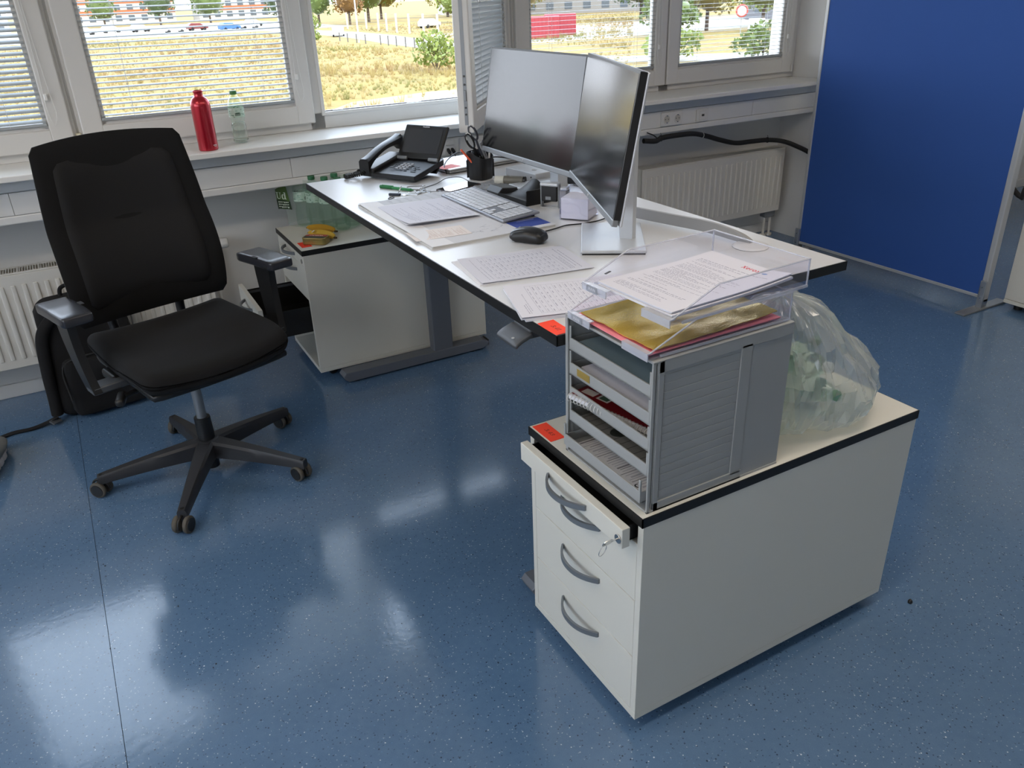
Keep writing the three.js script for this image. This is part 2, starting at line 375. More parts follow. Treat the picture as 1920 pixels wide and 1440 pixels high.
{
  const [t] = socketPlate('white double power socket on the cable duct above the radiator', 2.394, 2.537, 0.809, 0.879);
  for (const s of [-0.036, 0.036]) {
    const g = lathe([[0.0195, 0], [0.0195, -0.011], [0.0001, -0.011]], 28); at(g, s, 0, 0.0105, 0, Math.PI / 2);
    part(t, 'socket_insert', [at(new THREE.TorusGeometry(0.0215, 0.003, 8, 28), s, 0, 0.009)], M.pvc);
    part(t, 'socket_well', at(new THREE.CylinderGeometry(0.0195, 0.0195, 0.004, 28), s, 0, 0.0085, 0, Math.PI / 2), std(0xb9b6ae, 0.6));
    part(t, 'pin_hole', [-0.0095, 0.0095].map((q) => at(new THREE.CylinderGeometry(0.0026, 0.0026, 0.003, 10), s + q, 0, 0.0098, 0, Math.PI / 2)), M.gasket);
    part(t, 'earth_clip', [-1, 1].map((q) => bx(s - 0.003, s + 0.003, q * 0.0178 - 0.002, q * 0.0178 + 0.002, 0.008, 0.013)), M.steel);
  }
}
{
  const [t] = socketPlate('white single network socket right of the double power socket', 2.636, 2.717, 0.809, 0.873);
  part(t, 'insert', bx(-0.022, 0.022, -0.024, 0.024, 0.008, 0.012, 0.002), M.pvc);
  part(t, 'port', bx(-0.009, 0.009, -0.004, 0.007, 0.0118, 0.0126), M.gasket);
}
{
  const [t] = socketPlate('white network socket with two black plugs behind the desk phone', 1.108, 1.205, 0.812, 0.884);
  part(t, 'insert', [bx(-0.026, 0.026, -0.027, 0.027, 0.008, 0.013, 0.002), at(bx(-0.022, 0.022, -0.004, 0.004, 0, 0.006, 0.001), 0, 0.014, 0.012, 0, 0.4)], M.pvc);
  for (const s of [-0.011, 0.011]) part(t, 'network_plug', [at(bx(-0.006, 0.006, -0.006, 0.006, 0, 0.03, 0.002), s, -0.008, 0.01, 0, 0.5), tube([[s, -0.024, 0.035], [s + 0.004, -0.05, 0.045], [s + 0.02, -0.1, 0.04], [s + 0.03, -0.2, 0.02]], 0.003)], M.blackPlastic);
}
{ // further along, mostly hidden behind the monitor
  const [t] = socketPlate('white socket plate with dark round plug left of the monitor', 1.29, 1.40, 0.812, 0.884);
  part(t, 'plug', [at(new THREE.CylinderGeometry(0.021, 0.021, 0.03, 24), 0.0, 0, 0.022, 0, Math.PI / 2)], std(0x55566a, 0.5));
}
// ---------------------------------------------------------------- radiators
function radiator(x0, x1, label, valve) {
  const t = thing('panel_radiator', label, 'radiator', [0, 0, 0], 0, 'white panel radiators under the windows');
  const y0 = 0.172, y1 = 0.562;
  part(t, 'front_panel', bx(x0, x1, y0, y1 - 0.006, -0.018, -0.006, 0.004), M.radiator);
  part(t, 'rear_panel', bx(x0, x1, y0, y1 - 0.006, -0.105, -0.093, 0.004), M.radiator);
  part(t, 'side_cover', [bx(x0, x0 + 0.004, y0 + 0.02, y1, -0.105, -0.006, 0.0015), bx(x1 - 0.004, x1, y0 + 0.02, y1, -0.105, -0.006, 0.0015)], M.radiator);
  const n = Math.round((x1 - x0) / 0.0405), p = (x1 - x0 - 0.02) / n;
  const rib = softBox(0.021, y1 - y0 - 0.085, 0.014, 0.0069, 6);
  for (let i = 0; i < n; i++) { const m = part(t, 'rib', rib, M.radiator); m.position.set(x0 + 0.01 + (i + 0.5) * p, (y0 + y1) / 2 - 0.006, -0.0065); }
  const fins = [bx(x0, x1, y1 - 0.006, y1, -0.02, -0.006, 0.002), bx(x0, x1, y1 - 0.006, y1, -0.105, -0.09, 0.002)];
  for (let x = x0 + 0.002, k = 0; x < x1; x += 0.0095, k++) fins.push(bx(x, x + (k % 8 === 0 ? 0.007 : 0.0035), y1 - 0.005, y1 - 0.001, -0.092, -0.018));
  part(t, 'top_grille', fins, M.radiator);
  part(t, 'convector', bx(x0 + 0.01, x1 - 0.01, y0 + 0.02, y1 - 0.06, -0.085, -0.03), std(0xa9a69f, 0.6));
  part(t, 'bracket', [bx(x0 + 0.2, x0 + 0.24, y0 + 0.1, y1 - 0.1, -0.148, -0.105), bx(x1 - 0.24, x1 - 0.2, y0 + 0.1, y1 - 0.1, -0.148, -0.105)], M.radiator);
  if (valve === 'side') {
    part(t, 'valve_body', [rod(V(x1 - 0.002, 0.531, -0.055), V(x1 + 0.035, 0.531, -0.055), 0.012), rod(V(x1 + 0.03, 0.531, -0.055), V(x1 + 0.03, 0.02, -0.055), 0.0085)], M.radiator);
    const g = lathe([[0.0001, 0], [0.019, 0], [0.023, 0.004], [0.0235, 0.05], [0.022, 0.072], [0.018, 0.078], [0.0001, 0.078]], 28); at(g, x1 + 0.026, 0.531, -0.055, 0, 0, -Math.PI / 2);
    part(t, 'thermostat_head', g, M.pvc);
    const slots = [];
    for (let k = 0; k < 14; k++) { const a = k / 14 * Math.PI * 2; slots.push(at(bx(0, 0.016, -0.0016, 0.0016, -0.001, 0.0012), x1 + 0.034, 0.531 + Math.sin(a) * 0.0235, -0.055 + Math.cos(a) * 0.0235, 0, -a, 0)); }
    part(t, 'vent_slot', slots, M.gasket);
  } else {
    const xs = [x1 - 0.062, x1 - 0.012];
    part(t, 'valve_block', [bx(x1 - 0.08, x1 + 0.004, 0.125, 0.176, -0.085, -0.035, 0.006)], M.silverDark);
    for (const x of xs) part(t, 'pipe', [rod(V(x, 0.13, -0.06), V(x, 0.0, -0.06), 0.0085), cyl(x, 0, 0.012, -0.06, 0.02)], M.radiator);
    part(t, 'end_plug', rod(V(x1 - 0.002, 0.533, -0.055), V(x1 + 0.035, 0.533, -0.055), 0.011), M.silverDark);
  }
  return t;
}
radiator(-1.37, 0.03, 'white panel radiator behind the office chair, thermostat at its end', 'side');
radiator(2.386, 3.487, 'white panel radiator beside the blue partition', 'bottom');
// black cable bundle drooping over the right radiator
{
  const t = thing('cable_bundle', 'black wrapped cable bundle drooping above the right radiator', 'cable');
  const pts = [[2.28, 0.75, 0.128], [2.36, 0.742, 0.135], [2.39, 0.752, 0.135], [2.52, 0.756, 0.135], [2.62, 0.75, 0.128], [2.76, 0.716, 0.09], [2.88, 0.68, 0.06], [3.02, 0.645, 0.045], [3.14, 0.64, 0.045], [3.27, 0.634, 0.045], [3.4, 0.612, 0.05], [3.47, 0.585, 0.075], [3.53, 0.545, 0.14], [3.62, 0.48, 0.16], [3.8, 0.4, 0.16]];
  part(t, 'sleeve', tube(pts, 0.0135, 10, 120), M.rubber);
  for (const k of [2, 4.6, 9]) {
    const c = new THREE.CatmullRomCurve3(pts.map((p) => V(...p)), false, 'centripetal').getPoint(k / (pts.length - 1));
    part(t, 'cable_tie', [at(new THREE.TorusGeometry(0.0148, 0.0018, 6, 16), c.x, c.y, c.z, Math.PI / 2), rod(c.clone().add(V(0, 0.012, 0.006)), c.clone().add(V(-0.012, 0.03, 0.01)), 0.0012, 6)], k === 4.6 ? M.pvc : M.blackPlastic);
  }
  part(t, 'loose_wire', tube([[2.3, 0.79, 0.13], [2.345, 0.77, 0.135], [2.365, 0.75, 0.135], [2.33, 0.735, 0.13]], 0.003), M.rubber);
}
// ---------------------------------------------------------------- sit-stand desk
const DX0 = 0.371, DX1 = 1.2297, DZ0 = 0.5061, DZ1 = 2.3017, DY = 0.8548;
{
  const t = thing('standing_desk', 'large white desk with black edge and grey T-legs', 'desk', [0.8, 0, 1.4]);
  const px = -0.8, pz = -1.4, L = (g) => g.translate(px, 0, pz);
  part(t, 'table_top', L(bx(DX0 + 0.0025, DX1 - 0.0025, DY - 0.023, DY, DZ0 + 0.0025, DZ1 - 0.0025)), M.laminate);
  part(t, 'edge_band', [bx(DX0, DX0 + 0.0026, DY - 0.0236, DY - 0.0006, DZ0, DZ1), bx(DX1 - 0.0026, DX1, DY - 0.0236, DY - 0.0006, DZ0, DZ1), bx(DX0, DX1, DY - 0.0236, DY - 0.0006, DZ0, DZ0 + 0.0026), bx(DX0, DX1, DY - 0.0236, DY - 0.0006, DZ1 - 0.0026, DZ1), bx(DX0 + 0.001, DX1 - 0.001, DY - 0.0242, DY - 0.0226, DZ0 + 0.001, DZ1 - 0.001)].map(L), M.edge, 'black edge band');
  for (const z of [0.512, 2.085]) {
    const x0 = 0.402, x1 = 1.1, c = 0.875, w = 0.032;
    const foot = extr([[x0 + 0.022, 0.008], [x1 - 0.03, 0.008], [x1 - 0.002, 0.022], [x1, 0.036], [x1 - 0.03, 0.05], [x0 + 0.012, 0.05], [x0, 0.036], [x0 + 0.006, 0.02]], 2 * w - 0.006, 0.003); foot.translate(0, 0, z - w + 0.003);
    part(t, 'foot', L(foot), M.legGrey);
    part(t, 'foot_glide', [x0 + 0.06, x1 - 0.08].map((x) => L(cyl(x, 0, 0.009, z, 0.02))).concat([L(bx(x1 - 0.004, x1 + 0.003, 0.016, 0.044, z - w + 0.006, z + w - 0.006, 0.003))]), M.blackPlastic);
    part(t, 'column', [L(bx(c - 0.047, c + 0.047, 0.045, 0.6, z - 0.025, z + 0.025, 0.006)), L(bx(c - 0.041, c + 0.041, 0.5, 0.79, z - 0.02, z + 0.02, 0.005))], M.legGrey);
    part(t, 'bracket', L(bx(0.46, 1.14, 0.79, DY - 0.024, z - 0.03, z + 0.03, 0.003)), M.legGrey);
  }
  part(t, 'cross_beam', [L(bx(0.84, 0.91, 0.77, 0.812, 0.53, 2.07, 0.003))], M.legGrey);
  part(t, 'cable_tray', [L(bx(0.96, 1.14, 0.72, 0.724, 0.75, 1.85)), L(bx(1.138, 1.142, 0.72, 0.83, 0.75, 1.85)), L(bx(0.958, 0.962, 0.72, 0.76, 0.75, 1.85))], M.legGrey);
  // height control paddle under the front edge
  const pad = softBox(0.05, 0.012, 0.088, 0.005, 10, (q) => { q.y -= q.x < 0 ? q.x * q.x * 9 : 0; });
  const cp = part(t, 'control_paddle', [at(pad, 0.353 + px, 0.812, 2.155 + pz, 0, 0, 0.32), L(bx(0.372, 0.45, 0.808, DY - 0.0242, 2.118, 2.192, 0.004))], M.greyMetal);
  part(cp, 'printed_mark', at(new THREE.TorusGeometry(0.0028, 0.0008, 6, 12), 0.338 + px, 0.8145, 2.176 + pz, 0, -Math.PI / 2), M.pvc);
}
// ---------------------------------------------------------------- pedestals
const bowHandle = () => {                                  // bow lying level, ends on the drawer front (x = 0), bulging to -x
  const a = [], b = [], n = 14, R = [];
  for (let i = 0; i <= n; i++) { const s = i / n * 2 - 1; R.push([-(0.031 * (1 - Math.pow(Math.abs(s), 2.2))), s * 0.074, s]); }
  const rings = R.map(([x, z, s]) => { const th = 0.0045, h = 0.0062; return [V(x - th, -h, z), V(x - th, h, z), V(x + th * 0.4, h, z), V(x + th * 0.4, -h, z)].map((p) => p); });
  rings.unshift(rings[0].map((p) => p.clone().setX(p.x + 0.006))); rings.push(rings[rings.length - 1].map((p) => p.clone().setX(p.x + 0.006)));
  return loft(rings);
};
function pedestal(name, label, corner, turn, kind) {       // local: front face at x = 0 looking to -x, depth to +x, width along -z from the near corner
  const t = thing(name, label, 'pedestal', corner, turn);
  const W = 0.43, D = 0.807, H = 0.58, B = 0.0374, s = 0.018;
  part(t, 'top_panel', bx(0.0022, D - 0.0022, H - 0.021, H, -W + 0.0022, -0.0022), M.cream);
  part(t, 'top_edge', [bx(0, 0.0024, H - 0.0216, H - 0.0006, -W, 0), bx(D - 0.0024, D, H - 0.0216, H - 0.0006, -W, 0), bx(0, D, H - 0.0216, H - 0.0006, -W, -W + 0.0024), bx(0, D, H - 0.0216, H - 0.0006, -0.0024, 0), bx(0.001, D - 0.001, H - 0.0222, H - 0.0206, -W + 0.001, -0.001)], M.edge, 'black edge of the top');
  const x0 = 0.004, yB = B + 0.019;
  part(t, 'side_panel', bx(x0, D - 0.004, yB + 0.0006, H - 0.022, -s, -0.001, 0.001), M.cream);
  part(t, 'side_panel', bx(x0, D - 0.004, yB + 0.0006, H - 0.022, -W + 0.001, -W + s, 0.001), M.cream);
  part(t, 'bottom_panel', bx(x0, D - 0.004, B, yB, -W + 0.001, -0.001, 0.0012), M.cream);
  part(t, 'back_panel', bx(D - 0.02, D - 0.004, yB, H - 0.022, -W + s, -s), M.cream);
  part(t, 'runner', [0.09, 0.24, 0.39, 0.53].flatMap((y) => [bx(0.03, D - 0.05, y, y + 0.016, -s - 0.008, -s), bx(0.03, D - 0.05, y, y + 0.016, -W + s, -W + s + 0.008)]), M.blackMetal);
  const front = (y0, y1, pull, hy, wide) => {
    const z1 = wide ? -0.006 : -s - 0.0008, z0 = -W - (wide ? -0.006 : -s - 0.0008);
    const d = part(t, 'drawer', bx(x0 - pull, x0 - pull + 0.019, y0, y1, z0, z1, 0.0016), M.cream);
    part(d, 'handle', at(bowHandle(), x0 - pull, hy, -W / 2), M.handle, 'grey bow handle');
    return d;
  };
  const box = (d, y0, y1, pull, len) => {
    const a = x0 - pull + 0.019, b = a + len, z0 = -W + s + 0.012, z1 = -s - 0.012, e = 0.003;
    part(d, 'drawer_box', [bx(a, b, y0, y0 + e, z0, z1), bx(a, b, y0, y1, z0, z0 + e), bx(a, b, y0, y1, z1 - e, z1), bx(b - e, b, y0, y1, z0, z1), bx(a, a + e, y0, y1, z0, z1)], M.blackMetal);
  };
  const drawers = [];
  const p0 = kind === 'near' ? 0.037 : 0;
  const d0 = front(0.5105, 0.5565, p0, 0.535); box(d0, 0.515, 0.55, p0, 0.5);
  drawers.push(d0);
  // lock near the right end of the top drawer
  const lock = part(d0, 'lock', [at(new THREE.CylinderGeometry(0.0088, 0.0088, 0.004, 24), x0 - p0 - 0.001, 0.53, -0.03, 0, 0, Math.PI / 2), at(new THREE.TorusGeometry(0.0088, 0.0012, 8, 24), x0 - p0 - 0.002, 0.53, -0.03, Math.PI / 2)], M.steel);
  const d1 = front(0.3645, 0.5085, 0, 0.468); box(d1, 0.375, 0.47, 0, 0.6);
  drawers.push(d1);
  if (kind === 'near') {
    const d2 = front(0.2115, 0.3625, 0, 0.327); box(d2, 0.222, 0.32, 0, 0.6);
    const d3 = front(yB + 0.002, 0.2095, 0, 0.172); box(d3, 0.07, 0.17, 0, 0.6);
    drawers.push(d2, d3);
  } else {
    const pl = 0.21, d2 = front(0.2115, 0.3625, pl, 0.327); box(d2, 0.222, 0.335, pl, 0.62);
    drawers.push(d2);
    part(d2, 'hanging_rail', [bx(-pl + 0.03, 0.4, 0.318, 0.328, -W + s + 0.014, -W + s + 0.02), bx(-pl + 0.03, 0.4, 0.318, 0.328, -s - 0.02, -s - 0.014)], M.greyMetal);
  }
  for (const [x, z] of [[0.07, -0.06], [0.07, -W + 0.06], [D - 0.08, -0.06], [D - 0.08, -W + 0.06]]) part(t, 'caster', [at(new THREE.CylinderGeometry(0.019, 0.019, 0.026, 20), x, 0.019, z, 0, Math.PI / 2), bx(x - 0.012, x + 0.012, 0.018, B, z - 0.018, z + 0.018, 0.003)], M.blackPlastic);
  return { t, drawers, x0, p0 };
}
const pedA = pedestal('drawer_pedestal', 'white drawer pedestal in front, carrying the grey letter sorter', [0.3741, 0, 2.5987], 0, 'near');
{ // key with ring in the lock of the front pedestal
  const x = 0.3741 + pedA.x0 - pedA.p0, y = 0.53, z = 2.5687;
  const k = thing('key', 'small steel key with ring stuck in the front pedestal lock', 'key', [x, y, z]);
  const blade = bx(-0.018, 0.002, -0.0032, 0.0032, -0.0008, 0.0008);
  const bow = new THREE.ExtrudeGeometry(rrShape(0.022, 0.02, 0.007), { depth: 0.0016, bevelEnabled: false }); bow.translate(-0.026, 0, -0.0008);
  part(k, 'blade', [at(blade, 0, 0, 0, 0, 0.5), at(bow, 0, 0, 0, 0, 0.5)], M.steel);
  part(k, 'ring', at(new THREE.TorusGeometry(0.0125, 0.0007, 6, 36), -0.038, -0.013, 0.001, 0.35, 0.15, 0), M.steel);
}
const pedB = pedestal('drawer_pedestal', 'white drawer pedestal by the window wall, its lower drawer pulled open', [0.327, 0, 0.45], -0.014, 'far');

// ---------------------------------------------------------------- blue partition screen and white cabinet
{
  const t = thing('partition_screen', 'royal blue fabric partition in an aluminium frame', 'partition', [3.36, 0, 0.88]);
  const z0 = -0.585, z1 = 0.595, y0 = 0.052, y1 = 1.88;
  const cloth = std(0x2f59a4, 0.82, { bumpMap: noiseTex(256, (i, j) => 0.5 + 0.3 * tile(i, j, 256, 90, 1) + 0.25 * (((i >> 1) + (j >> 1)) % 2 - 0.5)), bumpScale: 0.0004 });
  const g = bx(-0.012, 0.012, y0 + 0.014, y1 - 0.014, z0 + 0.014, z1 - 0.02); planarUV(g, 'z', 'y', 0, 0.22, 0, 0.22);
  part(t, 'fabric_panel', g, cloth);
  part(t, 'frame_rail', [bx(-0.016, 0.016, y0, y0 + 0.016, z0, z1, 0.003)], M.aluFlat);
  part(t, 'frame_rail', [bx(-0.016, 0.016, y1 - 0.016, y1, z0, z1, 0.003)], M.aluFlat);
  part(t, 'frame_post', [bx(-0.016, 0.016, y0 - 0.03, y1, z0 - 0.004, z0 + 0.016, 0.004)], M.aluFlat);
  part(t, 'frame_post', [bx(-0.018, 0.024, y0 - 0.02, y1, z1 - 0.022, z1 + 0.006, 0.006)], M.aluFlat);
  for (const z of [z0 + 0.004, z1 - 0.006]) {
    part(t, 'foot', [bx(-0.17, 0.17, 0, 0.01, z - 0.026, z + 0.026, 0.003)], M.silverDark);
    part(t, 'foot_bracket', [bx(-0.031, -0.0175, 0.008, 0.145, z - 0.014, z + 0.016, 0.003), bx(-0.02, 0.02, 0.008, 0.05, z - 0.012, z + 0.012, 0.002)], M.alu);
    part(t, 'bracket_screw', [0.115, 0.06].map((y) => at(new THREE.CylinderGeometry(0.004, 0.004, 0.003, 10), -0.032, y, z + 0.001, 0, 0, Math.PI / 2)), M.steel);
  }
}
{
  const t = thing('white_cabinet', 'white cabinet standing behind the right end of the partition', 'cabinet', [3.44, 0, 1.525]);
  part(t, 'body', bx(0.0, 0.42, 0.052, 1.1, 0, 0.8, 0.002), M.cream);
  part(t, 'plinth_panel', bx(-0.001, 0.42, 0.032, 0.05, -0.001, 0.801, 0.001), M.cream);
  part(t, 'foot', [[0.05, 0.05], [0.37, 0.05], [0.05, 0.75], [0.37, 0.75]].map(([x, z]) => cyl(x, 0, 0.033, z, 0.02)), M.blackPlastic);
}
one('black_cable', 'black cable hanging behind the partition edge at the right', 'cable', tube([[3.425, 0.62, 1.6], [3.405, 0.6, 1.52], [3.41, 0.545, 1.505], [3.42, 0.56, 1.47], [3.45, 0.6, 1.38], [3.6, 0.5, 0.8], [3.7, 0.3, 0.3]], 0.012, 8, 60), M.rubber);

// ---------------------------------------------------------------- office chair
{
  const t = thing('office_chair', 'black swivel chair with mesh back and padded seat', 'chair', [-0.2165, 0, 0.9412], 0.28);
  const fab = std(0x0b0b0d, 0.95, { bumpMap: noiseTex(256, (i, j) => 0.5 + 0.4 * (((i >> 1) + (j >> 1)) % 2 - 0.5) + 0.2 * tile(i, j, 256, 60, 3)), bumpScale: 0.0003 });
  const legMat = std(0x2c2c2f, 0.45);
  // five-star base; the angle is in world, so subtract the chair's turn
  const a0 = -1.6782 - 0.28, R = 0.362;
  for (let i = 0; i < 5; i++) {
    const a = a0 + i * Math.PI * 2 / 5, rings = [];
    for (let k = 0; k <= 8; k++) {
      const s = k / 8, r = lerp(0.02, R, s), w = lerp(0.031, 0.0145, Math.pow(s, 0.7)), top = lerp(0.132, 0.079, s * 0.75 + 0.25 * s * s), h = lerp(0.062, 0.03, s);
      const prof = [[-w, top - h], [-w * 1.02, top - 0.008], [-w * 0.72, top], [w * 0.72, top], [w * 1.02, top - 0.008], [w, top - h], [w * 0.6, top - h - 0.001], [-w * 0.6, top - h - 0.001]];
      rings.push(prof.map(([x, y]) => V(x * Math.cos(a) + r * Math.sin(a), y, -x * Math.sin(a) + r * Math.cos(a))));
    }
    part(t, 'leg', loft(rings), legMat);
    // caster
    const cx = (R - 0.012) * Math.sin(a), cz = (R - 0.012) * Math.cos(a), ca = [0.6, 2.2, 0.2, 0.35, -0.9][i];
    const c = new THREE.Group(); c.name = 'caster'; c.position.set(cx, 0, cz); c.rotation.y = ca; t.add(c);
    for (const sx of [-1, 1]) {
      const g = lathe([[0.0001, 0], [0.022, 0.001], [0.0265, 0.004], [0.0285, 0.009], [0.0285, 0.014], [0.026, 0.0185], [0.0001, 0.0185]], 30); at(g, sx * 0.007, 0.0285, -0.012, 0, 0, -sx * Math.PI / 2);
      part(c, 'wheel', g, M.tread);
      part(c, 'wheel_cap', at(new THREE.CylinderGeometry(0.0215, 0.0225, 0.003, 28), sx * 0.0262, 0.0285, -0.012, 0, 0, Math.PI / 2), M.blackPlastic);
    }
    part(c, 'fork', [rod(V(0, 0.02, -0.012), V(0, 0.056, 0), 0.0068, 12, 0.011), rod(V(0, 0.05, 0), V(0, 0.082, 0), 0.0065), at(new THREE.TorusGeometry(0.0305, 0.0045, 8, 20, Math.PI), 0, 0.0285, -0.012, Math.PI / 2, 0, 0)], M.blackPlastic);
  }
  part(t, 'hub', lathe([[0.0001, 0.064], [0.036, 0.066], [0.042, 0.09], [0.043, 0.126], [0.034, 0.134], [0.0001, 0.134]], 32), legMat);
  part(t, 'gas_column', cyl(0, 0.128, 0.215, 0, 0.029, 0.0265), M.blackPlastic);
  part(t, 'column_end', cyl(0, 0.02, 0.07, 0, 0.0235), M.blackPlastic);
  part(t, 'piston', cyl(0, 0.21, 0.4, 0, 0.0165), M.silverDark, 'grey metal piston');
  // mechanism under the seat
  part(t, 'mechanism', [softBox(0.2, 0.085, 0.27, 0.03, 12, (q) => { q.y += 0.43 + (q.y > 0 ? 0.012 : q.z * q.z * 0.9); }), bx(-0.255, 0.255, 0.445, 0.475, -0.05, 0.05, 0.01)], M.blackPlastic);
  for (const [s, z] of [[1, 0.1], [-1, 0.12]]) {
    part(t, 'lever', [rod(V(s * 0.08, 0.425, z - 0.06), V(s * 0.26, 0.435, z), 0.008), at(softBox(0.028, 0.026, 0.075, 0.011, 8), s * 0.268, 0.432, z + 0.004, s * 0.5)], M.blackPlastic);
  }
  // seat
  const seat = softBox(0.5, 0.085, 0.49, 0.034, 30, (q) => {
    const u = q.x / 0.25, v = q.z / 0.245;
    q.x *= 1 - 0.05 * Math.max(0, -v) - 0.06 * Math.max(0, v) * v * v;
    const k = v > 0 ? 1 - 0.09 * u * u * v : 1;
    q.z *= k;
    q.y += 0.012 * u * u - 0.028 * Math.max(0, v - 0.35) ** 2 * 2.2 - 0.006 * (1 - v * v) + (q.y < 0 ? 0.018 * (u * u + v * v) * 0.6 : 0);
    q.y += 0.497; q.z += 0.045;
  });
  part(t, 'seat', seat, fab);
  part(t, 'seat_shell', softBox(0.45, 0.03, 0.44, 0.014, 14, (q) => { const u = q.x / 0.22, v = q.z / 0.22; q.y += 0.452 + 0.014 * (u * u + v * v) * 0.5 - 0.012 * Math.max(0, v) ** 2; q.z += 0.04; }), M.blackPlastic);
  // backrest: an upholstered frame with a finer mesh field
  const zb = (y) => { const s = (y - 0.57) / 0.56; return -0.205 + 0.032 * Math.sin(Math.PI * clamp(s * 1.6 + 0.12, 0, 1)) - 0.055 * s * s - 0.012 * s; };
  const half = (y) => { const s = (y - 0.57) / 0.56; return 0.246 + 0.017 * Math.sin(Math.PI * clamp(s * 0.95 + 0.12, 0, 1)) - 0.016 * s; };
  const sheet = (ins, th) => {
    const nx = 22, ny = 26, g = new THREE.BoxGeometry(2, 2, 2, nx, ny, 1), p = g.attributes.position;
    for (let i = 0; i < p.count; i++) {
      const u = p.getX(i), v = p.getY(i), f = p.getZ(i), corner = 0.035;
      let y = lerp(0.572 + ins, 1.122 - ins, (v + 1) / 2), h = half(y) - ins;
      y += v > 0.9 ? 0.014 * (1 - u * u) * (v - 0.9) * 10 : 0; y -= v < -0.9 ? 0.02 * (1 - u * u) * (-v - 0.9) * 10 * 0.3 : 0;
      const ev = Math.max(0, Math.abs(v) - 0.9) / 0.1; h -= ev * ev * 0.016;
      const edge = Math.max(Math.abs(u), Math.abs(v)), t_ = th * (1 - 0.75 * Math.max(0, edge - 0.9) / 0.1);
      p.setXYZ(i, u * h, y, zb(y) + 0.030 * u * u + f * t_ / 2);
    }
    return smooth(g);
  };
  const back = new THREE.Group(); back.name = 'backrest'; t.add(back);
  part(back, 'back_cover', sheet(0, 0.026), std(0x060607, 0.95, { bumpMap: fab.bumpMap, bumpScale: 0.0003 }));
  part(back, 'mesh_field', sheet(0.055, 0.0268), std(0x09090b, 0.8, { bumpMap: fab.bumpMap, bumpScale: 0.0003 }));
  part(t, 'back_support', [-0.11, 0.11].map((x) => tube([[x, 0.455, -0.06], [x, 0.452, -0.2], [x * 1.05, 0.5, -0.262], [x * 1.1, 0.62, -0.262], [x * 1.1, 0.8, -0.245]], 0.016, 10, 40)), M.blackPlastic);
  // armrests
  for (const s of [-1, 1]) {
    const arm = new THREE.Group(); arm.name = 'armrest'; t.add(arm);
    const pad = softBox(0.094, 0.034, 0.232, 0.0115, 14, (q) => { const v = q.z / 0.11; q.x *= 1 - 0.08 * Math.max(0, v) * v; q.y += 0.703 - 0.006 * Math.max(0, -v); q.x += s * 0.322; q.z += 0.02; });
    part(arm, 'arm_pad', pad, std(0x2d2e33, 0.24));
    part(arm, 'pad_button', bx(s * 0.322 - s * 0.044 - 0.006, s * 0.322 - s * 0.044 + 0.006, 0.7188, 0.721, 0.02, 0.05, 0.001), M.rubber);
    const post = [];
    for (let k = 0; k <= 8; k++) { const q = k / 8, y = lerp(0.69, 0.452, q), w = 0.017, d = lerp(0.05, 0.034, q), x = s * (0.325 - 0.012 * q * q), z = 0.0 + 0.05 * q * q; post.push([V(x - w * 0.7, y, z - d), V(x - w * 0.7, y, z + d), V(x + w * 0.7, y, z + d), V(x + w * 0.7, y, z - d)]); }
    part(arm, 'arm_post', loft(post), M.blackPlastic);
    part(arm, 'arm_bracket', [bx(Math.min(s * 0.2, s * 0.326), Math.max(s * 0.2, s * 0.326), 0.446, 0.47, 0.02, 0.08, 0.006)], M.greyMetal);
  }
}
// ---------------------------------------------------------------- monitors
function monitor(label, cx, cy, cz, yaw, tilt, stand, standTurn) {
  // local: screen looks to -x, right edge towards +z; origin on the desk below the panel's centre
  const t = thing('monitor', label, 'monitor', [cx, DY, cz], -yaw);
  const W = 0.611, H = 0.356, h0 = cy - DY;
  const head = new THREE.Group(); head.name = 'display'; t.add(head);
  head.position.set(0, h0, 0); head.rotation.z = -tilt;
  part(head, 'back_shell', [bx(0.0165, 0.024, -H / 2, H / 2, -W / 2, W / 2, 0.004), softBox(0.04, 0.22, 0.34, 0.015, 10, (q) => { q.x += 0.036; })], M.silver);
  part(head, 'bezel', bx(-0.001, 0.0162, -H / 2 + 0.017, H / 2, -W / 2, W / 2, 0.001), M.blackPlastic);
  part(head, 'screen', bx(-0.0016, -0.0004, -H / 2 + 0.019, H / 2 - 0.006, -W / 2 + 0.006, W / 2 - 0.006), M.screen, 'dark glossy screen, switched off');
  part(head, 'chin_bar', [bx(-0.0032, 0.012, -H / 2, -H / 2 + 0.018, -W / 2, W / 2, 0.003)], M.silverDark);
  part(head, 'badge', at(new THREE.TorusGeometry(0.0042, 0.0008, 6, 20), -0.0036, -H / 2 + 0.009, 0, Math.PI / 2), M.steel);
  part(head, 'mount', [bx(0.045, 0.1, -0.05, 0.05, -0.05, 0.05, 0.008)], M.silver);
  const st = new THREE.Group(); st.name = 'stand'; st.position.set(...stand); st.rotation.y = standTurn; t.add(st);
  part(st, 'column', [extr([[-0.021, -0.026], [0.012, -0.032], [0.022, -0.02], [0.022, 0.02], [0.012, 0.032], [-0.021, 0.026]], 0.365, 0.003).rotateX(-Math.PI / 2).translate(0, 0.008, 0)], M.silver);
  part(st, 'base_plate', [bx(-0.127, 0.045, 0.004, 0.0125, -0.14, 0.14, 0.003)], M.silver);
  part(st, 'base_pad', [bx(-0.124, 0.042, 0, 0.005, -0.137, 0.137)], M.rubber);
  return t;
}
monitor('left monitor with dark screen facing the chair, parallel to desk edge', 0.9739, 1.1367, 1.1784, 0.0065, 0.166, [0.108, 0, 0.012], 0);
monitor('right monitor angled inwards, beside the acrylic note box', 0.8509, 1.1422, 1.7602, 0.4052, 0.1616, [0.072, 0, 0.048], -0.19);

